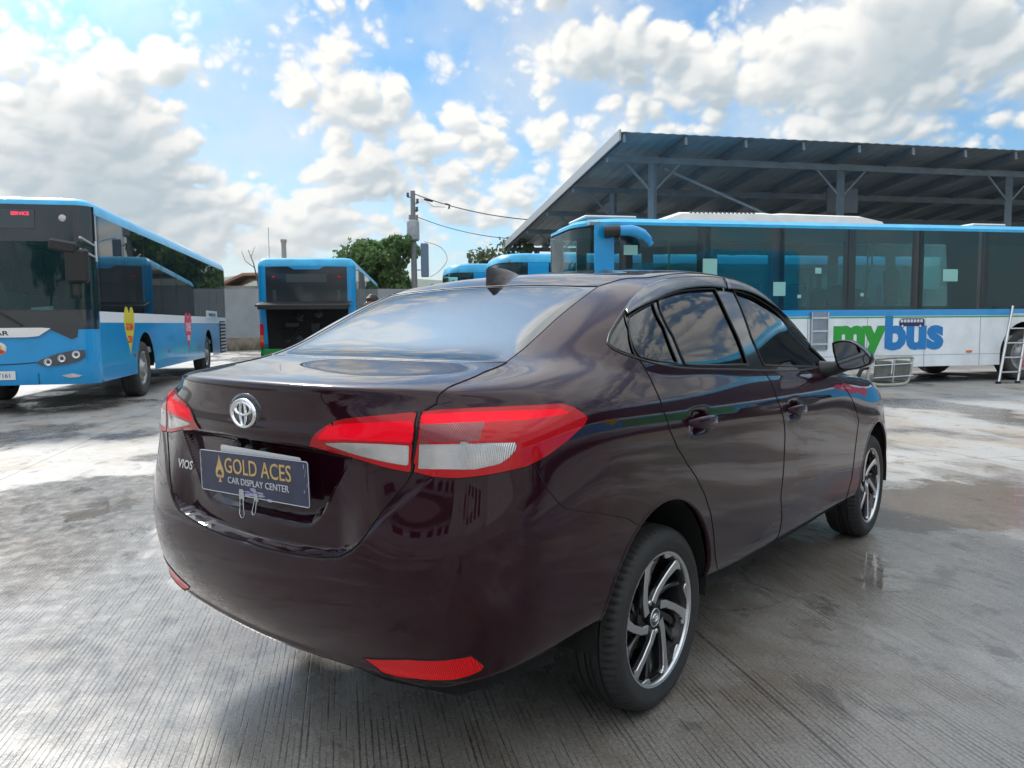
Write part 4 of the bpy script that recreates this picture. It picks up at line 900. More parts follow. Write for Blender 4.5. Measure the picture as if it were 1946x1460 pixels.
def bus_wheel(x, side_y, out, parent):
    """out: -1 when the outside is towards local -y"""
    q = MB(); pr = [(.27, .11), (.31, .14), (.40, .155), (.455, .145), (.478, .11), (.48, .05), (.47, .045), (.47, .03), (.48, .025), (.48, -.025), (.47, -.03), (.48, -.05), (.478, -.11), (.455, -.14), (.30, -.15)]
    q.lathe([(a, b*out) for a, b in pr], 48, c=(0, 0, 0)); ty = q.build('wheel', MT['btyre'], parent, auto=50); ty.location = (x, side_y-out*.19, .48)
    q = MB(); q.lathe([(.295, .118*out), (.285, .13*out), (.262, .125*out), (.24, .09*out), (.185, .075*out), (.165, .10*out), (.12, .125*out), (.10, .165*out), (.06, .178*out), (.0, .180*out)], 40)
    for k in range(10):
        a = R(36*k); q.lathe([(.016, .080*out), (.016, .115*out), (.0, .12*out)], 8, c=(.213*math.cos(a), 0, .213*math.sin(a)))
        a = R(36*k+18)
    q.build('wheel_rim', MT['disc'], ty, auto=40)
def make_bus(name, loc, az, L=12.2, W=2.55, zb=.42, zs=1.28, zw=1.44, zt=2.80, H=3.04, axles=(2.75, 8.9), low='blue', sidelow='blue', stripe='stripe', top='roofblue', glass='busglass_dark', rf=.22, bays=8, seats=True, front=True, mullion=.07, label='', group=None, band_top=0.0, wheels=(-1, 1), rear_open=False, rdark=None):
    root = empty(name, loc, az, label, 'bus', group); T = {}
    b = MB(); mats = [MT[low], MT[stripe], MT['band'], MT[top], MT[sidelow]]
    rows = [(zb, .02), (zb+.06, 0), (.75, 0), (zs, 0), (zw, 0)]
    rf2, rr2 = rf, .16; n = 7; k = 4*(n+1)
    def shell(rows, matf, skip_sides=True):
        rings = [[(x, y, z) for x, y in ringpts(L, W, i_, rf2, rr2, n)] for z, i_ in rows]
        for a in range(len(rows)-1):
            for j in range(k):
                j2 = (j+1) % k; flat = j in (n, 3*n+2)      # the two long sides
                if skip_sides and flat: continue
                b.add([rings[a][j], rings[a][j2], rings[a+1][j2], rings[a+1][j]], [(0, 1, 2, 3)], matf(a, j), not flat)
        return rings
    shell(rows, lambda a, j: 1 if a == 3 and 7 <= j <= 15 else (4 if 7 <= j <= 22 else 0))
    # flat sides with wheel arches
    for y in (0, W):
        pts = [(rf2, zb+.01)]
        for ax in axles:
            pts += [(ax-.62, zb+.01)]+[(ax+.62*math.cos(t), .50+.62*math.sin(t)) for t in np.linspace(math.pi-.02, .02, 15)]+[(ax+.62, zb+.01)]
        pts += [(L-rr2, zb+.01), (L-rr2, zs), (rf2, zs)]
        b.add([(x, y, z) for x, z in pts], [list(range(len(pts)))], 4)
        b.add([(x, y, z) for x, z in ((rf2, zs), (L-rr2, zs), (L-rr2, zw), (rf2, zw))], [(0, 1, 2, 3)], 1)
    tops = [(zt, .0), (zt+.05, .005), (H-.09, .05), (H-.035, .12), (H-.008, .28), (H, .6)]
    rg = shell(tops, lambda a, j: 3, False)
    b.add(rg[-1], [list(range(k))], 3)
    T['body'] = b.build('bus_body', mats, root, weld=True, auto=40)
    # pillars at the corners of the glazed zone (rear end closed, front posts)
    q = MB(); R0 = [(x, y) for x, y in ringpts(L, W, .004, rf2, rr2, n)]
    for j in range(k):
        if j == n or j == 3*n+2: continue
        isrear = 8 <= j <= 22
        if isrear: pa, pb = R0[j], R0[(j+1) % k]; q.add([(pa[0], pa[1], zw), (pb[0], pb[1], zw), (pb[0], pb[1], zt), (pa[0], pa[1], zt)], [(0, 1, 2, 3)], 0, True)
    for y in (0, W):
        s_ = -1 if y == 0 else 1
        for px_, w_ in ((rf2+.03, .10), (L-rr2-.05, .16)):
            q2 = MB(); q2.box((px_, y-s_*.03, (zw+zt)/2), (w_, .05, zt-zw)); q2.build('window_post', MT['band'], root)
    q.build('rear_panel', [MT[rdark or low], MT['band']], root)
    # inner floor, ceiling
    q = MB(); q.box((L/2, W/2, .80), (L-.3, W-.1, .10)); q.box((L/2, W/2, zt+.03), (L-.4, W-.2, .05)); q.box((L-.35, W/2, 1.3), (.5, W-.2, 1.0)); q.build('cabin_floor', MT['inter'], root)
    # side windows
    x0, x1 = rf2+.08, L-rr2-.13; ws = (x1-x0)/bays; frames = []
    for y in (0, W):
        s_ = -1 if y == 0 else 1
        for i in range(bays):
            a, c = x0+i*ws, x0+(i+1)*ws; q = MB(); yy = y-s_*.012
            q.box(((a+c)/2, yy, zt-band_top/2-.02), (c-a, .02, band_top+.04)); q.box(((a+c)/2, yy, zw+.03), (c-a-.0, .02, .06))
            q.box((a+mullion/2, yy, (zw+zt)/2), (mullion, .022, zt-zw)); q.box((c-mullion/2, yy, (zw+zt)/2), (mullion, .022, zt-zw))
            f = q.build('side_window', MT['band'], root)
            g_ = MB(); g_.box(((a+c)/2, y-s_*.004, (zw+zt)/2), (c-a-.012, .006, zt-zw-.01)); g_.build('window_pane', MT[glass], f); frames.append((y, a, c, f))
    if seats:
        s0 = MB(); s0.box((0, 0, 1.13), (.42, .44, .10), bev=.03); s0.box((.20, 0, 1.48), (.10, .44, .66), bev=.04); s0 = s0.build('seat', MT['seatb'], root)
        first = True
        for i in range(int((L-4.2)/.85)):
            for yy in (.42, W-.42):
                o = s0 if first else s0.copy(); 
                if not first: scn.collection.objects.link(o); o.parent = root
                first = False; o.location = (2.6+i*.85, yy, 0)
        for x in (2.0, 4.2, 6.4, 8.6):
            q = MB(); q.tube([(x, .75, .85), (x, .75, zt)], .018, 8); q.build('grab_pole', MT['pole'], root)
    for ax in axles:
        for s_ in wheels: bus_wheel(ax, 0 if s_ < 0 else W, s_, root)
        q = MB(); n_ = 20
        for y0_ in (.02, W-.57):
            vs = [(ax+.64*math.cos(math.pi*i/n_), yy, .50+.64*math.sin(math.pi*i/n_)) for i in range(n_+1) for yy in (y0_, y0_+.55)]; q.add(vs, [(2*i, 2*i+1, 2*i+3, 2*i+2) for i in range(n_)], 0, True)

        if ax == axles[0]: q.box((L/2, W/2, .58), (L-.5, W-1.2, .28)); 
        q.build('wheel_housing', MT['under'], root)
    T.update(root=root, L=L, W=W, zb=zb, zs=zs, zw=zw, zt=zt, H=H, frames=frames, rf=rf2); return T
def side_text(txt, size, mat, x, z, parent, W=None, **k):
    """lettering on the near side (W None) or on the far side (W given) of a bus"""
    if W is None: return text_obj(txt, size, mat, (x, -.004, z), (1, 0, 0), (0, 0, 1), parent, 'lettering', .001, **k)
    return text_obj(txt, size, mat, (x, W+.004, z), (-1, 0, 0), (0, 0, 1), parent, 'lettering', .001, **k)
def heart(w_, h_, n=40):
    o = []
    for k in range(n):
        t = 2*math.pi*k/n; x = 16*math.sin(t)**3; y = 13*math.cos(t)-5*math.cos(2*t)-2*math.cos(3*t)-math.cos(4*t); o.append((x/32*w_, (y+2.6)/29*h_))
    return o
def side_heart(x, z, w_, h_, mat, parent, W=None):
    q = MB(); P = heart(w_, h_)
    if W is None: q.prism(P, (x, -.0005, z), (1, 0, 0), (0, 0, 1), (0, -1, 0), .0025)
    else: q.prism(P, (x, W+.0005, z), (-1, 0, 0), (0, 0, 1), (0, 1, 0), .0025)
    return q.build('heart_sticker', mat, parent)
def bus_front(T, led=True, plate=True):
    """windshield, display, lamps, wipers of a city bus; local front is x = 0"""
    root, W = T['root'], T['W']; zt = T['zt']
    q = MB(); q.prism(rrect(W-.30, 1.02, .10), (-.012, W/2, 1.70), (0, -1, 0), (0, 0, 1), (-1, 0, 0), .0001) if False else None
    # black surround (ring) and windshield pane
    sur = MB(); R0 = [(x, y) for x, y in ringpts(T['L'], W, -.006, T['rf']+.01, .2, 7)]
    def strip(z0, z1, js, m=0):
        for j in js:
            pa, pb = R0[j % 32], R0[(j+1) % 32]; sur.add([(pa[0], pa[1], z0), (pb[0], pb[1], z0), (pb[0], pb[1], z1), (pa[0], pa[1], z1)], [(0, 1, 2, 3)], m, False)
    front_js = list(range(0, 7))[0:6]+list(range(25, 32))
    js = [26, 27, 28, 29, 30, 31, 0, 1, 2, 3, 4, 5]
    strip(2.40, zt+.10, js); sur.build('front_surround', MT['band'], root); sur = MB(); strip(1.19, 1.46, js); sur.build('lower_surround', MT['band'], root)
    g_ = MB()
    for j in js:
        pa, pb = R0[j % 32], R0[(j+1) % 32]; g_.add([(pa[0]-.003, pa[1], 1.46), (pb[0]-.003, pb[1], 1.46), (pb[0]-.003, pb[1], 2.40), (pa[0]-.003, pa[1], 2.40)], [(0, 1, 2, 3)], 0, True)
    g_.build('windshield', MT['busglass'], root, weld=True)
    q = MB(); q.box((.45, W/2, 1.02), (.7, W-.3, .30), bev=.04); q.build('dashboard', MT['black'], root)
    q = MB()
    q.box((-.012, W/2+.20, 2.70), (.012, 1.52, .25)); d = q.build('destination_display', MT['ledoff'], root)
    return d
# ---------------------------------------------------------------- left bus
LBL = (2.66, 9.70, 0)
B = make_bus('city_bus', LBL, AX, L=12.6, axles=(2.80, 9.35), bays=9, zb=.42, label='blue city bus with yellow and red heart stickers, facing the camera at left', group='buses parked in the yard')
root = B['root']; W = B['W']; root.scale = (1, 1, 1.03); disp_ = bus_front(B)
# lettering of the red display: read from the front, the text runs towards smaller y
text_obj('SM CITY', .20, MT['led'], (-.022, W/2+.40, 2.62), (0, -1, 0), (0, 0, 1), disp_, 'led_text', .001)
text_obj('SERVICE', .065, MT['led'], (-.022, W/2-.38, 2.75), (0, -1, 0), (0, 0, 1), disp_, 'led_text', .001)
q = MB(); q.lathe([(.0, 0), (.045, 0), (.05, .012)], 24, axis='X', c=(-.02, .36, 2.72)); q.build('marker_lamp', MT['clear'], root)
def front_poly(name, pts, mat, parent, d=.010, h=.012):
    q = MB(); q.prism([(-y, z) for y, z in pts], (-d, 0, 0), (0, -1, 0), (0, 0, 1), (-1, 0, 0), h); return q.build(name, mat, parent)
# chrome bar, dark lower corner of the windshield, headlamp cluster, fog lamp, plate, bumper lines
front_poly('chrome_bar', [(.58, 1.205), (.70, 1.215), (W-.70, 1.215), (W-.58, 1.205), (W-.74, 1.10), (W-.9, 1.085), (.9, 1.085), (.74, 1.10)], MT['chrome'], root, .012, .02)
text_obj('STAR', .085, MT['black'], (-.034, W/2+.01, 1.115), (0, -1, 0), (0, 0, 1), root, 'maker_lettering', .001, sx=1.6, bold=.002)
front_poly('front_mask', [(.23, 1.20), (.62, 1.20), (.32, 1.05), (.25, 1.08)], MT['band'], root, .009, .004); front_poly('front_mask', [(W-.23, 1.20), (W-.62, 1.20), (W-.32, 1.05), (W-.25, 1.08)], MT['band'], root, .009, .004)
for y0, s_ in ((0, 1), (W, -1)):
    hl = front_poly('headlight', [(y0+s_*a, z) for a, z in ((.16, .895), (.30, .895), (.50, .855), (.70, .785), (.80, .735), (.74, .695), (.60, .685), (.40, .705), (.24, .745), (.15, .81))], MT['greyp'], root, .008, .02)
    for a, z, mt in ((.27, .835, 'white'), (.46, .785, 'chrome'), (.64, .738, 'chrome')):
        q = MB(); q.lathe([(.0, .006), (.040, .0), (.046, -.012), (.052, -.012), (.054, .0)], 24, axis='X', c=(-.030, y0+s_*a, z)); q.build('lamp_lens', MT[mt], hl, auto=40)
    front_poly('fog_lamp', [(y0+s_*a, z) for a, z in ((.20, .54), (.33, .575), (.48, .545), (.38, .512), (.27, .515))], MT['clear'], root, .008, .012)
front_poly('number_plate', [(W/2-.20, .50), (W/2+.20, .50), (W/2+.20, .62), (W/2-.20, .62)], MT['white'], root, .010, .01)
text_obj('GAY161', .085, MT['black'], (-.022, W/2, .53), (0, -1, 0), (0, 0, 1), root, 'plate_lettering', .001)
q = MB(); yl = np.linspace(.35, W-.35, 30); q.tube([(-.004, y, 1.0*.76-.05*math.cos((y-W/2)*2.2)+.0) for y in yl], .006, 6); q.tube([(-.004, .78, z) for z in (.43, .50, .58)], .005, 6); q.tube([(-.004, W-.78, z) for z in (.43, .50, .58)], .005, 6); q.build('panel_gap', MT['seam'], root)
for y in (W/2+.25,):                       # round agency badge
    q = MB(); q.lathe([(.0, 0), (.085, 0), (.085, .004)], 32, axis='X', c=(-.008, W/2-.02, .93)); q.build('round_badge', MT['whitep'], root)
    for a0, mt in ((200, 'navy'), (270, 'redp')):
        pts = [(0, 0)]+[(.076*math.cos(R(a0+k*70/8-10)), .076*math.sin(R(a0+k*70/8-10))) for k in range(9)]
        q = MB(); q.add([(-.0105, W/2-.02-p[0], .93+p[1]) for p in pts], [list(range(10))]); q.build('badge_print', MT[mt], root)
    q = MB(); q.lathe([(.0, 0), (.030, 0)], 20, axis='X', c=(-.0112, W/2-.02, .95)); q.build('badge_print', MT['yellow'], root)
for y_, m_ in ((.95, 1), (1.75, 1)):
    q = MB(); q.tube([(-.03, y_, 1.24), (-.035, y_+.55, 1.60)], .012, 6); q.tube([(-.035, y_+.30, 1.44), (-.03, y_+.75, 1.80)], .007, 6); q.build('wiper', MT['black'], root)
# mirror on a double bracket, camera side
q = MB(); q.tube([(.12, .0, 2.36), (-.42, .02, 2.42)], .016, 8); q.tube([(.12, .0, 2.20), (-.42, .02, 2.26)], .016, 8); q.tube([(.14, -.015, 2.14), (.14, -.015, 2.42)], .022, 8); mb_ = q.build('mirror_bracket', MT['alu'], root)
q = MB(); q.box((-.40, .08, 2.04), (.10, .30, .46), bev=.035); q.box((-.42, .24, 2.30), (.10, .36, .16), mat=Matrix.Rotation(R(10), 3, 'X'), bev=.03); q.box((-.40, .10, 1.72), (.06, .10, .18), bev=.02); q.build('mirror_head', MT['black'], mb_)
q = MB(); q.tube([(.12, W, 2.36), (-.42, W-.02, 2.42)], .016, 8); mb2 = q.build('mirror_bracket', MT['alu'], root)
q = MB(); q.box((-.40, W-.08, 2.04), (.10, .30, .46), bev=.035); q.build('mirror_head', MT['greyp'], mb2)
q = MB(); q.add([(.30, .62, 1.30), (.30, .98, 1.30), (.34, .95, 1.50), (.34, .66, 1.52)], [(0, 1, 2, 3)]); q.build('paper_sheet', MT['paper'], root)
q = MB(); q.add([(.42, 1.10, 1.25), (.42, 2.45, 1.25), (.55, 2.45, 1.75), (.55, 1.62, 2.18), (.42, 1.35, 1.85)], [(0, 1, 2, 3, 4)]); q.build('sun_curtain', pmat('grey_curtain', (.05, .06, .08), .9), root)
for hx, hz, hw, hh, mt, t1, t2, tm in ((1.78, 1.14, .62, .80, 'yellow', 'GUGMA', 'CEBU', 'redp'), (6.70, 1.08, .80, .86, 'pinkp', 'ONE', 'CEBU', 'whitep')):
    ht_ = side_heart(hx, hz, hw, hh, MT[mt], root)
    side_text(t1, .16 if len(t1) > 3 else .27, MT[tm], hx, hz+.02, ht_, sx=.80 if len(t1) > 3 else 1., bold=.006); side_text(t2, .15, MT[tm], hx, hz-.18, ht_, sx=.85, bold=.006)
    ht_.location.y = 0
q = MB(); q.prism(rrect(1.7, .20, .01), (9.95, -.0005, 1.50), (1, 0, 0), (0, 0, 1), (0, -1, 0), .012); nb = q.build('notice_board', MT['stripe'], root); side_text('EMERGENCY EXIT', .12, MT['navy'], 9.95, 1.455, nb, sx=1.1).location.y = -.012
q = MB()
q.box((11.75, -.003, .90), (.98, .012, .88)); gr_ = q.build('side_grille', MT['under'], root)
q = MB()
for k in range(9): q.box((11.75, -.012, .52+k*.095), (.96, .02, .045), mat=Matrix.Rotation(R(28), 3, 'X'))
q.build('grille_slats', MT['disc'], gr_)
for x, z in ((2.05, .75), (4.6, .72), (8.0, .72)):
    q = MB(); q.lathe([(.0, 0), (.028, -.006), (.034, .0)], 16, axis='Y', c=(x, -.012, z)); q.build('side_marker', MT['refl'], root)
q = MB(); q.box((4.2, W/2, 3.10), (2.4, 1.7, .16), bev=.06); q.build('roof_unit', MT['podw'], root); q = MB(); q.box((9.2, W/2, 3.12), (2.2, 1.7, .18), bev=.06); q.build('roof_unit', MT['podw'], root)
# ---------------------------------------------------------------- right bus (white, seen from the side)
def ray_plane(px, p0, nrm):
    v = ray(px, 600); c = Vector(CAM); t = (Vector(p0)-c).dot(nrm)/v.dot(nrm); return c+v*t
NB = -E1                               # side faces the camera
RB0 = depth_pt(1734, 613, 14.9); RB0.z = 0
xl = (ray_plane(1104, RB0, NB)-RB0).dot(E2)
RBL = RB0+E2*xl; azR = AX-math.pi/2
AXR = (ray_plane(1952, RB0, NB)-RBL).dot(E2)
B = make_bus('city_bus', (RBL.x, RBL.y, 0), azR, L=11.6, zb=.30, zs=1.235, zw=1.35, zt=2.77, H=2.92, axles=(AXR-6.1, AXR), low='buswhite', sidelow='buswhite', stripe='blue', glass='busglass', rf=.75, bays=7, band_top=.20, mullion=.13,
             label='white and blue bus with large green and blue lettering, side-on before the shed', group='buses parked in the yard')
rb = B; root = B['root']; W = B['W']; root.scale = (1, 1.05, 1.07)
def bx_of(px): return (ray_plane(px, RB0, NB)-RBL).dot(E2)
q = MB(); q.box((6.5, -.003, 1.215), (10.6, .006, .022)); q.build('green_line', MT['green'], root)
q = MB(); q.box((bx_of(1148), -.004, 2.06), (.36, .016, 1.40)); q.build('blue_post', MT['blue'], root)      # blue door post behind the curved windshield
# curved front glass
g_ = MB(); R0 = ringpts(B['L'], W, -.004, B['rf'], .2, 14); js = list(range(0, 14))+[59]+list(range(45, 59))
for j in js: pa, pb = R0[j], R0[(j+1) % 60]; g_.add([(pa[0], pa[1], 1.05), (pb[0], pb[1], 1.05), (pb[0], pb[1], 2.74), (pa[0], pa[1], 2.74)], [(0, 1, 2, 3)], 0, True)
g_.build('windshield', MT['busglass'], root, weld=True)
# blue mirror arm reaching back along the side
q = MB(); m0 = bx_of(1140); q.tube([(m0+.05, -.08, 2.64), (m0+.32, -.18, 2.65)], [.10, .09], 12); q.build('mirror_mount', MT['black'], root)
q = MB(); q.tube(catmull([(m0+.30, -.20, 2.65), (m0+.52, -.26, 2.64), (m0+.72, -.28, 2.56), (m0+.84, -.28, 2.42)], 5), [.085]*4+[.09]*6+[.075]*3+[.05]*3, 12); q.build('mirror_arm', MT['blue'], root)
# lettering
def px_len(px): return bx_of(px)
my = text_obj('my', .80, MT['dgreen'], (px_len(1632), -.004, .66), (1, 0, 0), (0, 0, 1), root, 'lettering', .001, sx=1.12, bold=.045)
bu = text_obj('bus', .80, MT['blue2'], (px_len(1738), -.0042, .66), (1, 0, 0), (0, 0, 1), root, 'lettering', .001, sx=1.20, bold=.038)
ic = MB(); c0 = px_len(1733); zi = 1.10
ic.prism([(-.28, -.05), (.28, -.05), (.28, .06), (.25, .09), (-.24, .09), (-.28, .04)], (c0, -.005, zi), (1, 0, 0), (0, 0, 1), (0, -1, 0), .002); ico = ic.build('bus_print', MT['navy'], root)
for k in range(7):
    q = MB(); q.prism(rrect(.055, .055, .01, 2), (c0-.225+k*.073, -.0075, zi+.045), (1, 0, 0), (0, 0, 1), (0, -1, 0), .001); q.build('window_print', MT['whitep'], ico)
for x in (-.21, .19):
    q = MB(); q.lathe([(.0, 0), (.040, 0)], 20, c=(c0+x, -.0076, zi-.05)); q.build('wheel_print', MT['navy'], ico); q = MB(); q.lathe([(.0, 0), (.024, 0)], 20, c=(c0+x, -.0082, zi-.05)); q.build('wheel_print', MT['whitep'], ico)
q = MB(); q.prism([(-.06, -.02), (.06, -.02), (.07, .01), (.03, .025), (-.07, .02)], (px_len(1844), -.001, .57), (1, 0, 0), (0, 0, 1), (0, -1, 0), .012); q.build('side_marker', MT['amber'], root)
q = MB()
for x in np.arange(1.9, 11.4, 1.28):
    if abs(x-AXR) > .75 and abs(x-AXR+6.1) > .75: q.box((x, -.001, .76), (.006, .004, .90))
q.box((6., -.001, .52), (9.6, .004, .005)); q.build('panel_gap', MT['greyp'], root)
# open service hatch with slats
q = MB(); gx = px_len(1556); q.box((gx, -.02, .98), (.36, .03, .66)); gq = q.build('service_hatch', MT['galv'], root)
q = MB()
for z in (.75, .98, 1.21): q.box((gx, -.045, z), (.34, .02, .03))
for x in (-.17, .17): q.box((gx+x, -.045, .98), (.02, .02, .66))
q.build('hatch_frame', MT['alu'], gq)
# roof unit
q = MB(); p0, p1, p2, p3 = px_len(1268), px_len(1312), px_len(1660), px_len(1702)
prof = [(p0, 2.88), (p0+.12, 2.94), (p1, 3.07), ((p1+p2)/2-.2, 3.09), ((p1+p2)/2, 3.075), ((p1+p2)/2+.2, 3.09), (p2, 3.07), (p3-.06, 2.98), (p3, 2.88)]
for (x, z), (x2, z2) in zip(prof[:-1], prof[1:]):
    vs = []
    for xx, zz in ((x, z), (x2, z2)):
        for y, f in ((.30, 0), (.36, .8), (.50, 1), (W-.5, 1), (W-.36, .8), (W-.30, 0)): vs.append((xx, y, 2.88+(zz-2.88)*f))
    q.add(vs, [(i, i+1, 6+i+1, 6+i) for i in range(5)], 0, True)
for k in range(16): q.box((px_len(1330)+k*.085, .40, 3.05), (.03, .06, .05), m=1)
q.build('roof_unit', [MT['podw'], MT['greyp']], root, weld=True, auto=35)
q = MB(); q.box((px_len(1180), 1.0, 2.965), (1.0, 1.0, .05), bev=.02); q.box((px_len(1180), 1.0, 2.93), (.85, .9, .05)); q.build('roof_hatch', MT['podw'], root)
q = MB(); q.box((px_len(1915), 1.0, 2.965), (.8, 1.0, .05), bev=.02); q.build('roof_hatch', MT['podw'], root)
for px_, z, w_, h_ in ((1348, 2.13, .28, .32), (1553, 2.10, .13, .10), (1803, 2.03, .34, .22), (1637, 1.68, .07, .06), (1170+28, 2.42, .26, .16), (1480, 1.78, .25, .24), (1518, 1.65, .08, .06)):
    q = MB(); q.box((px_len(px_), -.0015, z-.06), (w_, .004, h_)); q.build('paper_sheet', MT['tpaper'], root)  # sheets lie outside the pane, coloured as if seen through it
# jackets hung inside and a pole
for px_, z in ((1683, 1.78), (1716, 1.80), (1742, 1.82)):
    q = MB(); x = px_len(px_); q.prism([(-.04, .34), (.04, .34), (.16, .26), (.19, -.20), (.12, -.22), (.10, .0), (.13, -.34), (-.13, -.34), (-.10, .0), (-.12, -.22), (-.19, -.20), (-.16, .26)], (x, .30, z), (1, 0, 0), (0, 0, 1), (0, 1, 0), .06); q.build('hanging_jacket', pmat('jacket', (.30, .38, .40), .85) if px_ != 1716 else MT['fabric'], root)
q = MB(); q.tube([(px_len(1663), .35, 1.46), (px_len(1673), .35, 2.6)], .014, 6); q.build('wooden_pole', pmat('wood_pole', (.42, .26, .14), .6), root)
# ---------------------------------------------------------------- buses further back
def far_bus(px, dep, label, **k):
    p = depth_pt(px, 613, dep); T = make_bus('city_bus', (p.x, p.y, 0), azR, label=label, group='buses parked in the yard', rf=.6, seats=False, glass='busglass', wheels=(-1,), band_top=.1, **k)
    g_ = MB(); R0 = ringpts(T['L'], T['W'], -.004, T['rf'], .2, 14); js = list(range(0, 14))+[59]+list(range(45, 59))
    for j in js: pa, pb = R0[j], R0[(j+1) % 60]; g_.add([(pa[0], pa[1], 1.05), (pb[0], pb[1], 1.05), (pb[0], pb[1], 2.78), (pa[0], pa[1], 2.78)], [(0, 1, 2, 3)], 0, True)
    g_.build('windshield', MT['busglass'], T['root'], weld=True)
    q = MB(); q.box((.98, -.004, 2.1), (.55, .016, 1.38)); q.build('blue_post', MT['blue'], T['root']); return T
far_bus(953, 19.6, 'blue bus right behind the white lettered bus, only its top showing', low='buswhite', sidelow='buswhite', H=3.06)
far_bus(858, 23.4, 'farthest blue bus showing just its roof corner beside the roof aerial', low='blue', H=3.10)
# ---------------------------------------------------------------- middle bus seen from the rear with its engine hatch open
azM = R(46.); e1m = Vector((math.cos(azM), math.sin(azM), 0)); e2m = Vector((math.sin(azM), -math.cos(azM), 0))
pR = Vector((9.40, 16.05, 0))             # rear left corner (as seen)
Lm = 12.0; pF = pR+e1m*Lm+e2m*0
# local x runs front -> rear (towards the camera), local y = left normal of that direction
azMb = azM+math.pi; org = pR+e1m*Lm
B = make_bus('city_bus', (org.x, org.y, 0), azMb, L=Lm, zb=.32, zs=.62, zw=1.42, zt=2.80, H=3.05, low='blue', sidelow='green', stripe='blue', rf=.3, bays=8, seats=False, glass='busglass_dark', wheels=(1,), axles=(2.7, 8.8), rdark='blue',
             label='blue bus seen from behind with its rear engine hatch open', group='buses parked in the yard')
root = B['root']; W = B['W']; L = Lm
def rear_poly(name, pts, mat, parent, d=.006, h=.006, yy=None):
    q = MB(); q.prism(pts, (L+d, 0, 0), (0, 1, 0), (0, 0, 1), (1, 0, 0), h); return q.build(name, mat, parent)
rw = rear_poly('rear_window', [(.22, 1.80), (W-.22, 1.80), (W-.22, 2.78), (W-.80, 2.80), (W-.95, 2.72), (.95, 2.72), (.80, 2.80), (.22, 2.78)], MT['band'], root)
rear_poly('rear_display', [(.75, 2.38), (W-.75, 2.38), (W-.75, 2.60), (.75, 2.60)], MT['ledoff'], rw, .013, .003)
for y in (.42, W-.42):
    q = MB(); q.box((L+.016, y, 2.52), (.01, .07, .05), bev=.004); q.build('high_brake_light', MT['refl'], rw)
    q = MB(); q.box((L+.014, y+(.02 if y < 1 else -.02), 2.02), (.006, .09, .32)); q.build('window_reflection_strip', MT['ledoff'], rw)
text_obj('HYBRID', .07, MT['whitep'], (L+.018, W-.62, 1.82), (0, 1, 0), (0, 0, 1), rw, 'lettering', .001)
# engine bay: a flat black sheet standing in for the shaded recess, with machinery, the raised lid above
q = MB(); rear = L+.004
q.prism([(.24, .62), (W-.24, .62), (W-.20, 1.72), (.20, 1.72)], (rear, 0, 0), (0, 1, 0), (0, 0, 1), (1, 0, 0), .004); eb = q.build('engine_bay', MT['under'], root)
for k in range(26):
    q = MB(); y, z = rnd.uniform(.5, W-.4), rnd.uniform(.75, 1.55)
    if k % 3 == 0: q.lathe([(.0, .03), (.05, .03), (.07+.05*rnd.random(), .0)], 20, axis='X', c=(rear+.01, y, z))
    elif k % 3 == 1: q.box((rear+.03, y, z), (.05, .10+.25*rnd.random(), .05+.12*rnd.random()), bev=.01)
    else: q.tube([(rear+.03, y, z), (rear+.05, y+rnd.uniform(-.3, .3), z+rnd.uniform(-.2, .2)), (rear+.03, min(W-.3, y+rnd.uniform(-.4, .4)), z-.1)], .02, 6)
    q.build('engine_part', MT['under'] if k % 2 else pmat('oily_metal', (.03, .033, .036), .5, .5), eb)
for y, r_ in ((W-.72, .13), (W-1.05, .10)):
    q = MB(); q.lathe([(.0, .03), (r_*.5, .035), (r_*.55, .02), (r_, .03), (r_, .0)], 32, axis='X', c=(rear+.01, y, .84)); q.build('pulley', pmat('pulley_metal', (.16, .17, .15), .5, .4), eb, auto=40)
lid_ = MB(); lid_.box((rear+.42, W/2, 1.80), (.86, W-.16, .05), mat=Matrix.Rotation(R(7), 3, 'Y'), bev=.015); lid_.box((rear+.84, W/2, 1.70), (.03, W-.3, .10)); lid_.build('engine_hatch', MT['black'], root)
for y in (.08, W-.08):
    q = MB(); q.box((L-.02, y, .98), (.07, .10, .64), bev=.02); tl_ = q.build('taillight', MT['refl'], root); q = MB(); q.box((L-.008, y, .88), (.07, .09, .20), bev=.015); q.build('indicator_lens', MT['amber'], tl_)
q = MB(); q.box((L+.012, W/2, .47), (.05, W-.2, .30), bev=.02); bm_ = q.build('rear_bumper', MT['green'], root)
for y in (.30, W-.30): q = MB(); q.lathe([(.0, .03), (.035, .03), (.04, .0)], 16, axis='X', c=(L+.04, y, .48)); q.build('reflector', MT['refl'], bm_)
# raised side flap on the far-left side: local y = 0 is the side with the fence? the left-hand side seen from behind is local y = W
sideY = W
q = MB(); a0 = Vector((L-.45, sideY+.0, 1.15)); a1 = Vector((L-.45, sideY+1.0, 1.62)); 
dirf = (a1-a0).normalized(); nf = Vector((1, 0, 0)).cross(dirf)
for t_, m_ in ((0, 0),): q.prism([(-.45, 0), (.45, 0), (.45, 1.08), (-.45, 1.08)], a0, (1, 0, 0), dirf, nf, .035); fl_ = q.build('side_flap', MT['whitep'], root)
q = MB(); q.prism([(-.38, .10), (.38, .10), (.38, .98), (-.38, .98)], a0-nf*.003, (1, 0, 0), dirf, nf, .002); q.build('flap_mesh', MT['greyp'], fl_)
q = MB(); q.tube([a0+dirf*.25+Vector((.4, 0, 0)), Vector((L-.06, sideY+.02, .72))], .012, 6); q.build('gas_strut', MT['black'], root)
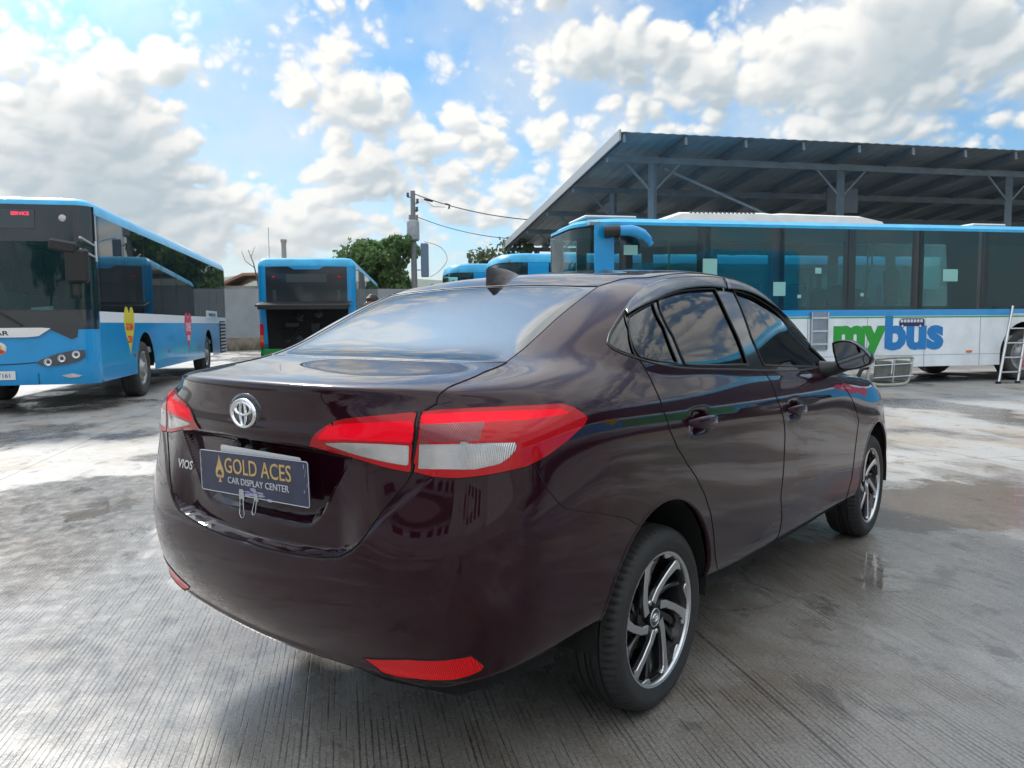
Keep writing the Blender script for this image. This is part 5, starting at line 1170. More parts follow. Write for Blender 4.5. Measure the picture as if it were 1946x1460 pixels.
# ---------------------------------------------------------------- bus just outside the frame on the right: only its rear edge is in view, the car mirrors its flank
pe = Vector((9.93, -.86, 0)); Lr = 12.2; oR = pe-E1*Lr+E2*2.55
B = make_bus('city_bus', (oR.x, oR.y, 0), AX, L=Lr, W=2.55, low='cyan', sidelow='cyan', stripe='stripe', bays=8, seats=False, glass='busglass_dark', axles=(2.8, 9.0), label='bus cut by the right edge, only a cyan and red strip showing', group='buses parked in the yard')
# its flank facing the car is local y = W
root = B['root']; W = B['W']
for x, z, hw, hh, mt, t1, tm in ((10.3, 1.10, .95, .95, 'pinkp', 'ONE', 'whitep'), (6.0, 1.10, .70, .85, 'yellow', 'GUGMA', 'redp')):
    ht_ = side_heart(x, z, hw, hh, MT[mt], root, W); side_text(t1, .24 if len(t1) < 4 else .17, MT[tm], x, z, ht_, W, bold=.006)
q = MB(); q.box((7.4, W+.003, .82), (1.9, .006, .62)); q.build('green_panel', MT['green'], root)
q = MB(); q.box((Lr-.06, W-.03, 1.02), (.12, .10, .90), bev=.03); q.build('taillight', MT['refl'], root)
# ---------------------------------------------------------------- ground
def ground_material():
    m = bpy.data.materials.new('wet_concrete'); m.use_nodes = True; nt = m.node_tree; N, L = nt.nodes, nt.links; b = N['Principled BSDF']
    geo = N.new('ShaderNodeNewGeometry'); P = geo.outputs['Position']
    def mp(scale, rot=0, loc=(0, 0, 0), src=P):
        o = N.new('ShaderNodeMapping'); L.new(src, o.inputs[0]); o.inputs['Scale'].default_value = scale; o.inputs['Rotation'].default_value = (0, 0, rot); o.inputs['Location'].default_value = loc; return o.outputs[0]
    def noise(v, sc, det=5, rough=.55, dist=0):
        o = N.new('ShaderNodeTexNoise'); L.new(v, o.inputs['Vector']); o.inputs['Scale'].default_value = sc; o.inputs['Detail'].default_value = det; o.inputs['Roughness'].default_value = rough; o.inputs['Distortion'].default_value = dist; return o.outputs[0]
    def rng(v, a, b_, lo=0., hi=1., kind='SMOOTHSTEP'):
        o = N.new('ShaderNodeMapRange'); o.interpolation_type = kind; L.new(v, o.inputs[0])
        for i, x in zip((1, 2, 3, 4), (a, b_, lo, hi)): o.inputs[i].default_value = x
        return o.outputs[0]
    def mt(op, a, c=None, clamp=False):
        o = N.new('ShaderNodeMath'); o.operation = op; o.use_clamp = clamp
        for i, x in enumerate((a, c)):
            if x is None: continue
            if hasattr(x, 'is_output'): L.new(x, o.inputs[i])
            else: o.inputs[i].default_value = x
        return o.outputs[0]
    def mix(f, a, c):
        o = N.new('ShaderNodeMix'); o.data_type = 'RGBA'
        if hasattr(f, 'is_output'): L.new(f, o.inputs[0])
        else: o.inputs[0].default_value = f
        for i, x in ((6, a), (7, c)):
            if isinstance(x, tuple): o.inputs[i].default_value = (*x, 1)
            else: L.new(x, o.inputs[i])
        return o.outputs[2]
    rot = -AX                       # x axis of this frame runs along the rows (and along the broom grooves)
    V = N.new('ShaderNodeVectorRotate'); V.rotation_type = 'Z_AXIS'; V.inputs['Angle'].default_value = rot; L.new(P, V.inputs['Vector']); V = V.outputs[0]
    # slabs: each its own shade
    sx = N.new('ShaderNodeSeparateXYZ'); L.new(V, sx.inputs[0]); X, Y = sx.outputs[0], sx.outputs[1]
    fx, fy = mt('DIVIDE', mt('ADD', X, 1.7), 4.6), mt('DIVIDE', mt('ADD', Y, .9), 4.2)
    cell = N.new('ShaderNodeCombineXYZ'); L.new(mt('FLOOR', fx), cell.inputs[0]); L.new(mt('FLOOR', fy), cell.inputs[1])
    wn = N.new('ShaderNodeTexWhiteNoise'); wn.noise_dimensions = '2D'; L.new(cell.outputs[0], wn.inputs['Vector'])
    def joint(f, size): 
        fr = mt('FRACT', mt('ADD', f, mt('MULTIPLY', noise(V, 1.2, 3), .004))); d = mt('MINIMUM', fr, mt('SUBTRACT', 1., fr)); return mt('MULTIPLY', d, size)
    jd = mt('MINIMUM', joint(fx, 4.6), joint(fy, 4.2)); jline = rng(jd, .003, .010, .75, 0)
    big = noise(V, .33, 6, .6, .3); med = noise(mp((.5, 1, 1), src=V), 1.1, 6, .62, .4); sm = noise(V, 9, 5, .6); grit = noise(V, 95, 5, .75)
    wet = mt('ADD', mt('ADD', mt('MULTIPLY', big, .62), mt('MULTIPLY', med, .40)), mt('MULTIPLY', mt('SUBTRACT', wn.outputs[0], .5), .05))
    # the nearest slab is wetter
    dist = N.new('ShaderNodeVectorMath'); dist.operation = 'DISTANCE'; L.new(P, dist.inputs[0]); dist.inputs[1].default_value = (-1.6, -1.4, 0)
    wet = mt('ADD', wet, rng(dist.outputs['Value'], 4.0, 9.0, .09, .0))
    wetm = rng(wet, .490, .575); pud = rng(wet, .665, .695)
    # broom grooves: thin broken lines every couple of centimetres
    wob = mt('MULTIPLY', mt('SUBTRACT', noise(mp((.7, 2.5, 1), src=V), 1., 3, .5), .5), .9)
    fr = mt('FRACT', mt('ADD', mt('MULTIPLY', Y, 52.), wob)); gl_ = mt('ABSOLUTE', mt('SUBTRACT', fr, .5))
    brk = noise(mp((2.2, 30, 1), src=V), 1., 4, .65); wid = rng(brk, .36, .70, -.02, .30, 'LINEAR')
    gline = mt('MULTIPLY', mt('SUBTRACT', wid, gl_), 9., True)
    gmask = mt('MULTIPLY', rng(noise(mp((.8, 1.2, 1), src=V), .9, 4), .36, .50, .45, 1), rng(dist.outputs['Value'], 4.2, 8.5, 1, .0)); groove = mt('SUBTRACT', 1., gline)
    dryc = mix(rng(med, .35, .65), (.34, .335, .32), (.25, .242, .228)); dryc = mix(mt('MULTIPLY', rng(wn.outputs[0], 0, 1), .35), dryc, (.36, .355, .34))
    dirt_or_sheen = rng(noise(mp((1, 1, 1), loc=(3, 7, 0), src=V), .8, 6, .65, .6), .49, .62, 0, .8); dryc = mix(dirt_or_sheen, dryc, (.30, .245, .19))
    wc = mix(rng(med, .35, .65), (.250, .236, .216), (.175, .158, .138)); wc = mix(mt('MULTIPLY', dirt_or_sheen, .7), wc, (.14, .108, .08))
    pc_ = at(1800, 955, 2, 0.); pv = N.new('ShaderNodeVectorMath'); pv.operation = 'SUBTRACT'; L.new(P, pv.inputs[0]); pv.inputs[1].default_value = tuple(pc_)
    pr2 = N.new('ShaderNodeMapping'); L.new(pv.outputs[0], pr2.inputs[0]); pr2.inputs['Rotation'].default_value = (0, 0, R(51)); pr2.inputs['Scale'].default_value = (.75, 1.5, 1)
    pl2 = N.new('ShaderNodeVectorMath'); pl2.operation = 'LENGTH'; L.new(pr2.outputs[0], pl2.inputs[0]); pm = rng(mt('ADD', pl2.outputs['Value'], mt('MULTIPLY', mt('SUBTRACT', noise(V, 1.7, 7, .65), .5), 1.6)), .62, .78, 1, 0)
    col = mix(wetm, dryc, wc); col = mix(mt('MULTIPLY', pm, .85), col, (.13, .095, .068))
    stain = rng(noise(mp((1, 1.6, 1), loc=(11, 2, 0), src=V), 2.6, 7, .7, .5), .54, .66, 0, .6); col = mix(stain, col, (.07, .064, .058))
    crack = N.new('ShaderNodeTexVoronoi'); crack.feature = 'DISTANCE_TO_EDGE'; crack.inputs['Scale'].default_value = .35
    wv = N.new('ShaderNodeVectorMath'); wv.operation = 'MULTIPLY_ADD'; nz = N.new('ShaderNodeTexNoise'); nz.inputs['Scale'].default_value = 1.6; nz.inputs['Detail'].default_value = 6; L.new(V, nz.inputs['Vector'])
    L.new(nz.outputs['Color'], wv.inputs[0]); wv.inputs[1].default_value = (.9, .9, 0); L.new(V, wv.inputs[2]); L.new(wv.outputs[0], crack.inputs['Vector'])
    ck = mt('MULTIPLY', rng(crack.outputs['Distance'], .0015, .006, 1, 0), rng(noise(V, .4, 2), .5, .56, 0, .35))
    lines = mt('MAXIMUM', mt('MULTIPLY', jline, .8), ck, True); col = mix(lines, col, (.022, .02, .018))
    gdark = mt('MULTIPLY', mt('SUBTRACT', 1., groove), gmask); col = mix(mt('MULTIPLY', gdark, .66), col, (.018, .016, .014))
    gm2 = N.new('ShaderNodeMix'); gm2.data_type = 'RGBA'; gm2.blend_type = 'MULTIPLY'; gm2.inputs[0].default_value = 1; L.new(col, gm2.inputs[6]); gr = rng(grit, .3, .7, .55, 1.45, 'LINEAR'); cc = N.new('ShaderNodeCombineColor')
    for i in range(3): L.new(gr, cc.inputs[i])
    L.new(cc.outputs[0], gm2.inputs[7]); L.new(gm2.outputs[2], b.inputs['Base Color'])
    rw = rng(sm, .3, .7, .17, .33, 'LINEAR'); rd = rng(sm, .3, .7, .55, .75, 'LINEAR')
    def fmix(f, a, c):
        o = N.new('ShaderNodeMix'); L.new(f, o.inputs[0])
        for i, x in ((2, a), (3, c)):
            if hasattr(x, 'is_output'): L.new(x, o.inputs[i])
            else: o.inputs[i].default_value = x
        return o.outputs[0]
    rough = fmix(wetm, rd, rw); rough = fmix(mt('MULTIPLY', pm, .7), rough, .13); rough = fmix(pud, rough, .03); L.new(rough, b.inputs['Roughness'])
    b.inputs['Specular IOR Level'].default_value = .62
    hgt = mt('ADD', mt('MULTIPLY', mt('MULTIPLY', groove, gmask), .0005), mt('MULTIPLY', grit, .0005)); hgt = mt('ADD', hgt, mt('MULTIPLY', sm, .0014)); hgt = mt('SUBTRACT', hgt, mt('MULTIPLY', lines, .0008))
    hgt = mt('MULTIPLY', hgt, mt('SUBTRACT', 1., mt('MULTIPLY', pud, .96)))
    bp = N.new('ShaderNodeBump'); bp.inputs['Strength'].default_value = 1.; bp.inputs['Distance'].default_value = 1.; L.new(hgt, bp.inputs['Height']); L.new(bp.outputs[0], b.inputs['Normal'])
    return m
gm = MB(); gm.add([(-3200, -3200, 0), (3200, -3200, 0), (3200, 3200, 0), (-3200, 3200, 0)], [(0, 1, 2, 3)]); tag(gm.build('ground', ground_material()), kind='structure')
# ---------------------------------------------------------------- open shed behind the white bus
A0 = Vector((19.75, 11.35, 0)); ZR = 7.17; SL = .092; DEP = 18.5; LEN = 52.
def sp_(s, t, dz=0.): p = A0+E2*s+E1*t; return Vector((p.x, p.y, ZR-SL*t+dz))
MT['roofsheet'] = pmat('roof_sheet', (.25, .30, .33), .5, .3, noise=.2, nscale=.6); MT['shedsteel'] = pmat('shed_steel', (.15, .19, .22), .55, .3, noise=.2, nscale=2)
MT['edgeflash'] = pmat('edge_flashing', (.34, .36, .38), .5, .3)
shed = empty('open_shed', A0, 0, 'large open steel shed with a dark sloping roof and slim columns behind the buses', 'shed')
def child_w(o, par): o.parent = par; o.matrix_parent_inverse = Matrix.Translation(par.location).inverted(); return o
q = MB(); n = 260; vs = []
for i in range(n+1):
    s = LEN*i/n; w_ = .020 if i % 2 else 0.
    for t in (-.35, DEP): vs.append(sp_(s, t, .12+w_))
    for t in (DEP, -.35): vs.append(sp_(s, t, .105+w_))
q.add(vs, [(i*4+a, i*4+(a+1) % 4, (i+1)*4+(a+1) % 4, (i+1)*4+a) for i in range(n) for a in range(4)])
child_w(q.build('roof', MT['roofsheet']), shed)
q = MB(); q.prism([(0, -.14), (.0, .20), (.06, .20), (.06, -.14)], sp_(-.03, -.35), E2, (0, 0, 1), (E1*1+Vector((0, 0, -SL))), DEP+.35); child_w(q.build('roof_flashing', MT['edgeflash']), shed)
def beam(a, b, w_, h_, mat, name):
    a, b = Vector(a), Vector(b); d = (b-a); l = d.length; d.normalize(); s_ = d.cross(Vector((0, 0, 1)))
    s_ = s_.normalized() if s_.length > 1e-3 else Vector((1, 0, 0)); u_ = s_.cross(d)
    q = MB(); q.prism([(-w_/2, -h_/2), (w_/2, -h_/2), (w_/2, h_/2), (-w_/2, h_/2)], a, s_, u_, d, l); return child_w(q.build(name, mat), shed)
for k in range(24): beam(sp_(.15+2.15*k, -.3, -.06), sp_(.15+2.15*k, DEP-.05, -.06), .10, .26, MT['shedsteel'], 'rafter')
for t in (1.2, 5.2, 9.2, 13.0, 17.6): beam(sp_(.1, t, -.26), sp_(LEN-.1, t, -.26), .14, .22, MT['shedsteel'], 'purlin')
for k in range(7):
    for t in (1.2, 9.2, 17.6) if k else (1.2, 5.2, 9.2, 13.0, 17.6):
        s = 1.75+7.35*k; top = sp_(s, t, -.36); bot = Vector((top.x, top.y, 0)); beam(bot, top, .22, .22, MT['shedsteel'], 'column')
        for sg in (-1, 1):
            if s+sg*1.0 > .2: beam(Vector((top.x, top.y, top.z-1.0)), sp_(s+sg*1.0, t, -.36), .07, .07, MT['shedsteel'], 'knee_brace')
beam(sp_(2.2, 1.3, -.5), sp_(9.0, 1.3+.1, -3.0), .09, .09, MT['shedsteel'], 'diagonal_pipe')
bd = MB(); c_ = sp_(9.7, 1.9, -1.25); bd.prism([(-.65, -.45), (.65, -.45), (.65, .45), (-.65, .45)], c_, E2, (0, 0, 1), E1, .06); child_w(bd.build('board', pmat('grey_board', (.10, .12, .135), .7)), shed)
# ---------------------------------------------------------------- perimeter wall and what shows over it
wl0 = depth_pt(250, 613, 37.); wl0.z = 0
wall = empty('perimeter_wall', wl0, 0, 'long grey sheet wall on a stained concrete plinth behind the buses', 'wall')
q = MB(); q.prism([(0, .62), (60, .62), (60, 3.05), (0, 3.05)], (0, 0, 0), E2, (0, 0, 1), E1, .08); sh = q.build('sheeting', pmat('grey_sheet', (.27, .29, .31), .6, .1, noise=.15, nscale=1.5), wall)
q = MB(); q.prism([(0, 0), (60, 0), (60, .62), (0, .62)], -E1*.12, E2, (0, 0, 1), E1, .28); q.build('plinth', pmat('stained_plinth', (.24, .19, .15), .85, noise=.6, nscale=1.6), wall)
gv = MB()
for i in range(2600):
    s = rnd.uniform(0, 60); p = wl0+E2*s-E1*rnd.uniform(.13, .75); h_ = rnd.uniform(.06, .34)*(1 if math.sin(s*1.3)+math.sin(s*.37) > -.5 else .35); a = rnd.uniform(0, 6.28); d = Vector((math.cos(a), math.sin(a), 0))
    gv.add([p-d*.02, p+d*.02, p+d*.03*rnd.random()+Vector((rnd.uniform(-.12, .12), rnd.uniform(-.12, .12), h_))], [(0, 1, 2)])
tag(gv.build('weeds', pmat('weed_green', (.07, .11, .03), .8, noise=.4, nscale=1)), 'low green weeds along the foot of the grey wall', 'weeds', kind='stuff')
rr = depth_pt(430, 613, 46.); rr.z = 0
rh = empty('shack', rr, 0, 'low shack with a rusty sheet roof showing over the grey wall', 'shack')
q = MB(); q.prism([(0, 0), (9, 0), (9, 3.6), (0, 3.6)], (0, 0, 0), E2, (0, 0, 1), E1, 5); q.build('walls', pmat('shack_wall', (.30, .29, .27), .8, noise=.3, nscale=.8), rh)
q = MB(); q.prism([(-.4, 3.65), (1.1, 4.35), (5.5, 4.45), (9.4, 4.1), (9.4, 3.95), (5.5, 4.3), (1.1, 4.2), (-.4, 3.5)], -E1*.5, E2, (0, 0, 1), E1, 6); q.build('rusty_roof', pmat('rusty_sheet', (.36, .20, .13), .7, noise=.5, nscale=.7), rh)
def mast(px, dep, h_, r_, name, label, cat, col=(.28, .29, .28)):
    p = depth_pt(px, 613, dep); q = MB(); q.tube([(0, 0, 0), (0, 0, h_)], [r_, r_*.85], 14); q.tube([(0, 0, h_), (0, 0, h_+.25)], [r_*1.08]*2, 14) if r_ > .1 else None
    o = q.build(name, pmat(name, col, .6, noise=.2)); o.location = (p.x, p.y, 0); return tag(o, label, cat)
mast(544, 60, 7.6, .22, 'chimney', 'stubby grey chimney rising behind the bus with the open engine hatch', 'chimney')
mast(516, 60, 8.8, .028, 'antenna_mast', 'thin antenna mast standing left of the stubby grey chimney', 'mast')
# ---------------------------------------------------------------- utility pole with transformer and cables
pp_ = depth_pt(789, 613, 44.); pole = empty('utility_pole', (pp_.x, pp_.y, 0), 0, 'grey utility pole carrying a transformer and cables beyond the buses', 'utility pole')
pc1 = pmat('pole_concrete', (.20, .21, .215), .7, noise=.2)
q = MB(); q.tube([(0, 0, 0), (0, 0, 8.75)], [.20, .13], 16); q.build('post', pc1, pole)
rgt = _r2.copy(); rgt.z = 0; rgt.normalize()
def pl_(x, z, y=0): return Vector((rgt.x*x, rgt.y*x, z))
q = MB(); q.lathe([(.0, 0), (.30, 0), (.36, .06), (.36, 1.05), (.30, 1.15), (.12, 1.2), (.12, 1.45), (.0, 1.45)], 24, axis='Z', c=pl_(-.02, 5.95)); q.lathe([(.0, 0), (.05, 0), (.08, .1), (.05, .2), (.07, .3), (.0, .35)], 10, axis='Z', c=pl_(-.20, 7.1)); q.lathe([(.0, 0), (.05, 0), (.08, .1), (.05, .2), (.07, .3), (.0, .35)], 10, axis='Z', c=pl_(.22, 7.1)); q.build('transformer', MT['galv'], pole, auto=40)
q = MB(); q.box(pl_(.62, 4.85), (.42, .42, 1.9), mat=Matrix.Rotation(math.atan2(rgt.y, rgt.x), 3, 'Z'), bev=.04); q.tube([pl_(0, 5.5), pl_(.45, 5.5)], .03, 6); q.tube([pl_(0, 4.3), pl_(.45, 4.3)], .03, 6); q.build('metering_cabinet', pmat('cabinet_blue', (.13, .19, .27), .5), pole)
q = MB()
for z, x in ((8.4, -.28), (8.05, .26), (7.6, .22)): q.tube([pl_(0, z), pl_(x, z)], .03, 6); q.lathe([(.0, 0), (.06, 0), (.09, .08), (.06, .16), (.08, .24), (.0, .28)], 10, axis='Z', c=pl_(x, z))
q.build('insulators', MT['greyp'], pole, auto=40)
def cable(name, a, b, sag, label, r_=.018, grp='overhead cables'):
    pts = [a.lerp(b, t)-Vector((0, 0, sag*4*t*(1-t))) for t in np.linspace(0, 1, 24)]; q = MB(); q.tube(pts, r_, 6); return tag(q.build(name, MT['black']), label, 'cable', grp)
base = Vector((pp_.x, pp_.y, 0)); far = Vector(sp_(2.5, 3.0, .5))
cable('overhead_cable', base+pl_(.05, 8.6), depth_pt(1010, 418, 41), .25, 'upper cable from the utility pole top to the shed roof', .028)
cable('overhead_cable', base+pl_(.1, 7.35), depth_pt(1000, 455, 41), .30, 'lower cable from the transformer towards the shed roof', .020)
cable('stay_cable', base+pl_(-.1, 6.6), base+pl_(-1.3, 2.6), .02, 'slanting stay cable on the left of the utility pole', .014)
q = MB(); q.tube(catmull([pl_(.6, 5.9), pl_(1.5, 5.6), pl_(1.9, 4.9), pl_(1.4, 4.2), pl_(.9, 3.9)], 6), .014, 6); q.build('cable_loop', MT['black'], pole)
q = MB(); a_ = depth_pt(806, 379, 43.8)-base
q.tube([a_+pl_(0, 0), a_+pl_(.5, -.12)], .06, 6); q.tube([a_+pl_(1.2, -.26), a_+pl_(1.45, -.34), a_+pl_(1.4, -.55)], .06, 6); q.tube([a_+pl_(.1, -.05), a_+pl_(.5, -.42), a_+pl_(1.2, -.45)], .014, 6)
q.build('cable_splice', MT['black'], pole)
# ---------------------------------------------------------------- trees
def leafmat(name, c):
    m = bpy.data.materials.new(name); m.use_nodes = True; nt = m.node_tree; b = nt.nodes['Principled BSDF']; oi = nt.nodes.new('ShaderNodeTexCoord'); t = nt.nodes.new('ShaderNodeTexNoise'); t.inputs['Scale'].default_value = 1.1; t.inputs['Detail'].default_value = 3
    nt.links.new(oi.outputs['Object'], t.inputs['Vector']); r_ = nt.nodes.new('ShaderNodeMapRange'); nt.links.new(t.outputs[0], r_.inputs[0]); r_.inputs[1].default_value = .3; r_.inputs[2].default_value = .7; r_.inputs[3].default_value = .6; r_.inputs[4].default_value = 1.5
    mx = nt.nodes.new('ShaderNodeVectorMath'); mx.operation = 'SCALE'; mx.inputs[0].default_value = c; nt.links.new(r_.outputs[0], mx.inputs['Scale']); nt.links.new(mx.outputs[0], b.inputs['Base Color']); b.inputs['Roughness'].default_value = .6
    b.inputs['Subsurface Weight'].default_value = 0; tr = nt.nodes.new('ShaderNodeBsdfTranslucent'); nt.links.new(mx.outputs[0], tr.inputs[0]); ms = nt.nodes.new('ShaderNodeMixShader'); ms.inputs[0].default_value = .35
    nt.links.new(b.outputs[0], ms.inputs[1]); nt.links.new(tr.outputs[0], ms.inputs[2]); nt.links.new(ms.outputs[0], nt.nodes['Material Output'].inputs[0]); return m
bark = pmat('bark', (.10, .08, .065), .9, noise=.3, nscale=6)
def tree(p, h_, cr, label, n=5200, leaf=.16, col=(.045, .085, .025), seed=1, sparse=1., flowers=0, group=None, trunk_r=.16, base=.45, blobs=16):
    r_ = random.Random(seed); root = empty('tree', p, r_.random()*6, label, 'tree', group); tb = MB(); tips = []
    def grow(a, d, l, rad, lev):
        pts = [a]; cur = Vector(a); dd = Vector(d)
        for i in range(4): dd = (dd+Vector((r_.uniform(-.2, .2), r_.uniform(-.2, .2), r_.uniform(-.05, .15)))).normalized(); cur = cur+dd*l/4; pts.append(cur.copy())
        tb.tube(pts, [rad, rad*.88, rad*.75, rad*.62, rad*.5], 7)
        if lev == 0: tips.append(cur.copy()); return
        for i in range(r_.choice((3, 4))):
            a2 = pts[r_.choice((2, 3, 4))]; dv = Vector((r_.uniform(-1, 1), r_.uniform(-1, 1), r_.uniform(.15, .9))).normalized(); grow(a2, (dd*.5+dv).normalized(), l*r_.uniform(.55, .8), rad*.5, lev-1)
        tips.append(cur.copy())
    grow(Vector((0, 0, 0)), Vector((0, 0, 1)), h_*base, trunk_r, 3)
    tb.build('trunk', bark, root)
    zc = h_*.64; cl = [t for t in tips if t.z > h_*.25]
    blob = []
    for i in range(blobs):
        a = r_.uniform(0, 6.28); e = r_.uniform(-.7, 1); rr_ = cr*r_.uniform(.35, .85); blob.append((Vector((math.cos(a)*rr_*math.sqrt(1-min(.95, e*e)), math.sin(a)*rr_*math.sqrt(1-min(.95, e*e)), zc+e*(h_-zc)*.85)), cr*r_.uniform(.18, .42)))
    blob += [(t.copy(), cr*r_.uniform(.10, .26)) for t in cl]
    vs, fs = [], []
    for i in range(n):
        c, br_ = blob[r_.randrange(len(blob))]; d = Vector((r_.gauss(0, 1), r_.gauss(0, 1), r_.gauss(0, .8))).normalized(); q_ = c+d*br_*r_.uniform(.45, 1.05)**.6
        if q_.z < h_*.22 or q_.z > h_*1.0: continue
        nrm = (d+Vector((r_.gauss(0, .7), r_.gauss(0, .7), r_.gauss(0, .7)))).normalized(); a = nrm.orthogonal().normalized(); b_ = nrm.cross(a); t = r_.uniform(0, 6.28); s_ = leaf*r_.uniform(.6, 1.3)
        ax_, bx_ = (a*math.cos(t)+b_*math.sin(t))*s_, (b_*math.cos(t)-a*math.sin(t))*s_*.55; k = len(vs); vs += [q_-ax_, q_-bx_*.9, q_+ax_, q_+bx_]; fs.append((k, k+1, k+2, k+3))
    cm = MB(); cm.add(vs, fs); cm.build('crown', leafmat('leaf', col), root)
    if flowers:
        fm = MB()
        for i in range(flowers):
            c, br_ = blob[r_.randrange(len(blob))]; q_ = c+Vector((r_.gauss(0, 1), r_.gauss(0, 1), r_.gauss(0, 1))).normalized()*br_; s_ = .09; fm.add([q_+Vector((-s_, 0, 0)), q_+Vector((0, s_, -s_)), q_+Vector((s_, 0, 0)), q_+Vector((0, -s_, s_))], [(0, 1, 2, 3)])
        fm.build('blossom', pmat('blossom', (.45, .10, .08), .7), root)
    return root
def gpt(px, dep): p = depth_pt(px, 613, dep); return (p.x, p.y, 0)
TG = 'trees beyond the yard'
tree(gpt(700, 44), 6.2, 2.5, 'full green tree between the rear-facing blue bus and the utility pole', 9000, .17, (.09, .17, .05), 3, group=TG)
tree(gpt(643, 50), 5.3, 2.2, 'lower green tree just behind the roof of the rear-facing blue bus', 5000, .16, (.08, .15, .05), 5, group=TG)
tree(gpt(752, 47), 4.6, 1.7, 'small dark green tree directly left of the utility pole', 4200, .16, (.07, .13, .045), 8, group=TG)
tree(gpt(815, 52), 4.1, 1.3, 'scraggly thin tree just right of the utility pole', 500, .16, (.05, .07, .035), 12, trunk_r=.10, blobs=6, group=TG)
tree(gpt(985, 43), 6.0, 2.6, 'open branched tree with reddish blossom under the left corner of the shed roof', 3000, .17, (.08, .12, .06), 21, flowers=150, base=.40, group=TG)
tree(gpt(915, 46), 5.2, 1.7, 'thin leafed tree left of the one under the shed corner', 1300, .16, (.08, .12, .06), 31, flowers=20, base=.42, group=TG)
dt = gpt(497, 42); q = MB(); r_ = random.Random(4)
q.tube([(0, 0, 0), (.05, 0, 2), (-.1, .05, 3.4), (-.35, .1, 4.6), (-.62, .1, 5.35)], [.09, .07, .05, .03, .015], 7); q.tube([(-.28, .08, 4.35), (-.8, .1, 4.75), (-1.0, .1, 5.3)], [.025, .018, .008], 6); q.tube([(-.48, .1, 4.95), (-.25, .1, 5.5)], [.018, .008], 6); q.tube([(-.1, .05, 3.4), (.35, .0, 4.2)], [.025, .01], 6)
dtr = empty('bare_tree', dt, math.atan2(rgt.y, rgt.x), 'thin leafless tree over the wall between the left bus and the rear-facing bus', 'tree'); q.build('trunk', bark, dtr)
# ---------------------------------------------------------------- distant ridge
def ridge(name, dist, hgt, seed, a0, a1, col):
    r_ = np.random.default_rng(seed); n = 220; az = np.linspace(R(a0), R(a1), n); x = np.linspace(0, 1, n); hh = np.zeros(n)
    for k in range(1, 9): hh += np.sin(x*math.pi*2*k*1.7+r_.uniform(0, 6.28))/k**1.05
    hh = hgt*(.62+.20*hh); vs = []
    for i in range(n):
        for f, dz in ((.86, 0.), (.93, .55), (1., 1.), (1.1, 0.)): vs.append((CAM[0]+dist*f*math.cos(az[i]), CAM[1]+dist*f*math.sin(az[i]), max(0., hh[i]*dz)+(-2 if dz == 0 else r_.uniform(-6, 6)*(dz < 1))))
    q = MB(); q.add(vs, [(i*4+j, i*4+j+1, (i+1)*4+j+1, (i+1)*4+j) for i in range(n-1) for j in range(3)], 0, True); return tag(q.build(name, pmat(name, col, .95)), kind='structure')
ridge('mountains', 2500, 200, 6, -40, 130, (.06, .09, .06))
# ---------------------------------------------------------------- things by the white bus
fd_ = NB                               # towards the camera from the bus flank
lx = px_len(1918)-.42; basep = RBL+E2*(lx-.10)+fd_*.55; topp = RBL+E2*(lx+.72)+fd_*.06
lad = empty('stepladder', (basep.x, basep.y, 0), 0, 'aluminium ladder leaning against the white bus by its rear wheel', 'ladder')
fx_ = Vector((E2.x, E2.y, 0))
def lp_(s, z): t = z/1.75; return E2*(s*(1-.10*t)+.68*t)+(-fd_)*(.40*t)+Vector((0, 0, z))
for s in (-.22, .22):
    q = MB(); d = (lp_(s, 1.5)-lp_(s, 0)).normalized(); q.tube([lp_(s, 0), lp_(s, 1.50)], .026, 4); q.build('rail', MT['alu'], lad); q = MB(); q.box(lp_(s, .02), (.09, .09, .05)); q.build('foot', MT['black'], lad)
for k in range(5):
    z = .22+.28*k; q = MB(); a, b_ = lp_(-.22, z), lp_(.22, z); s_ = (b_-a).normalized(); q.prism([(-.03, -.012), (.03, -.012), (.03, .012), (-.03, .012)], a, fd_, (0, 0, 1), s_, (b_-a).length); q.build('step', MT['alu'], lad)
cx = px_len(1695)-.33; cp = RBL+E2*cx+fd_*.45
seat_ = empty('loose_bus_seat', (cp.x, cp.y, 0), azR, 'loose double seat frame with grey panels lying on the ground before the white bus', 'seat')
MT['beige'] = pmat('beige_plastic', (.42, .40, .32), .55, noise=.2)
q = MB(); q.tube(catmull([(-.40, -.05, .06), (-.50, 0, .12), (-.44, .03, .45), (-.30, .05, .52), (.42, .06, .54), (.47, .05, .45), (.36, 0, .10), (.10, -.03, .04), (-.25, -.04, .04)], 5, True), .028, 8, closed=True); q.build('seat_shell', MT['beige'], seat_)
for x in (-.20, .20):
    q = MB(); q.box((x+.02, .02, .29), (.36, .05, .40), mat=Matrix.Rotation(R(5), 3, 'Y'), bev=.02); q.build('seat_panel', pmat('weathered_panel', (.16, .16, .14), .8, noise=.4, nscale=6), seat_)
q = MB()
for z in (.17, .40): q.tube([(-.42, -.04, z), (.44, -.04, z+.03)], .012, 6)
q.tube([(0, -.04, .06), (.03, -.04, .52)], .012, 6); q.build('frame_bars', MT['alu'], seat_)
q = MB(); q.tube(catmull([(-.55, 0, .03), (-.66, .05, .15), (-.60, .05, .33), (-.48, .02, .36)], 6), .035, 8); q.build('bent_hose', MT['black'], seat_)
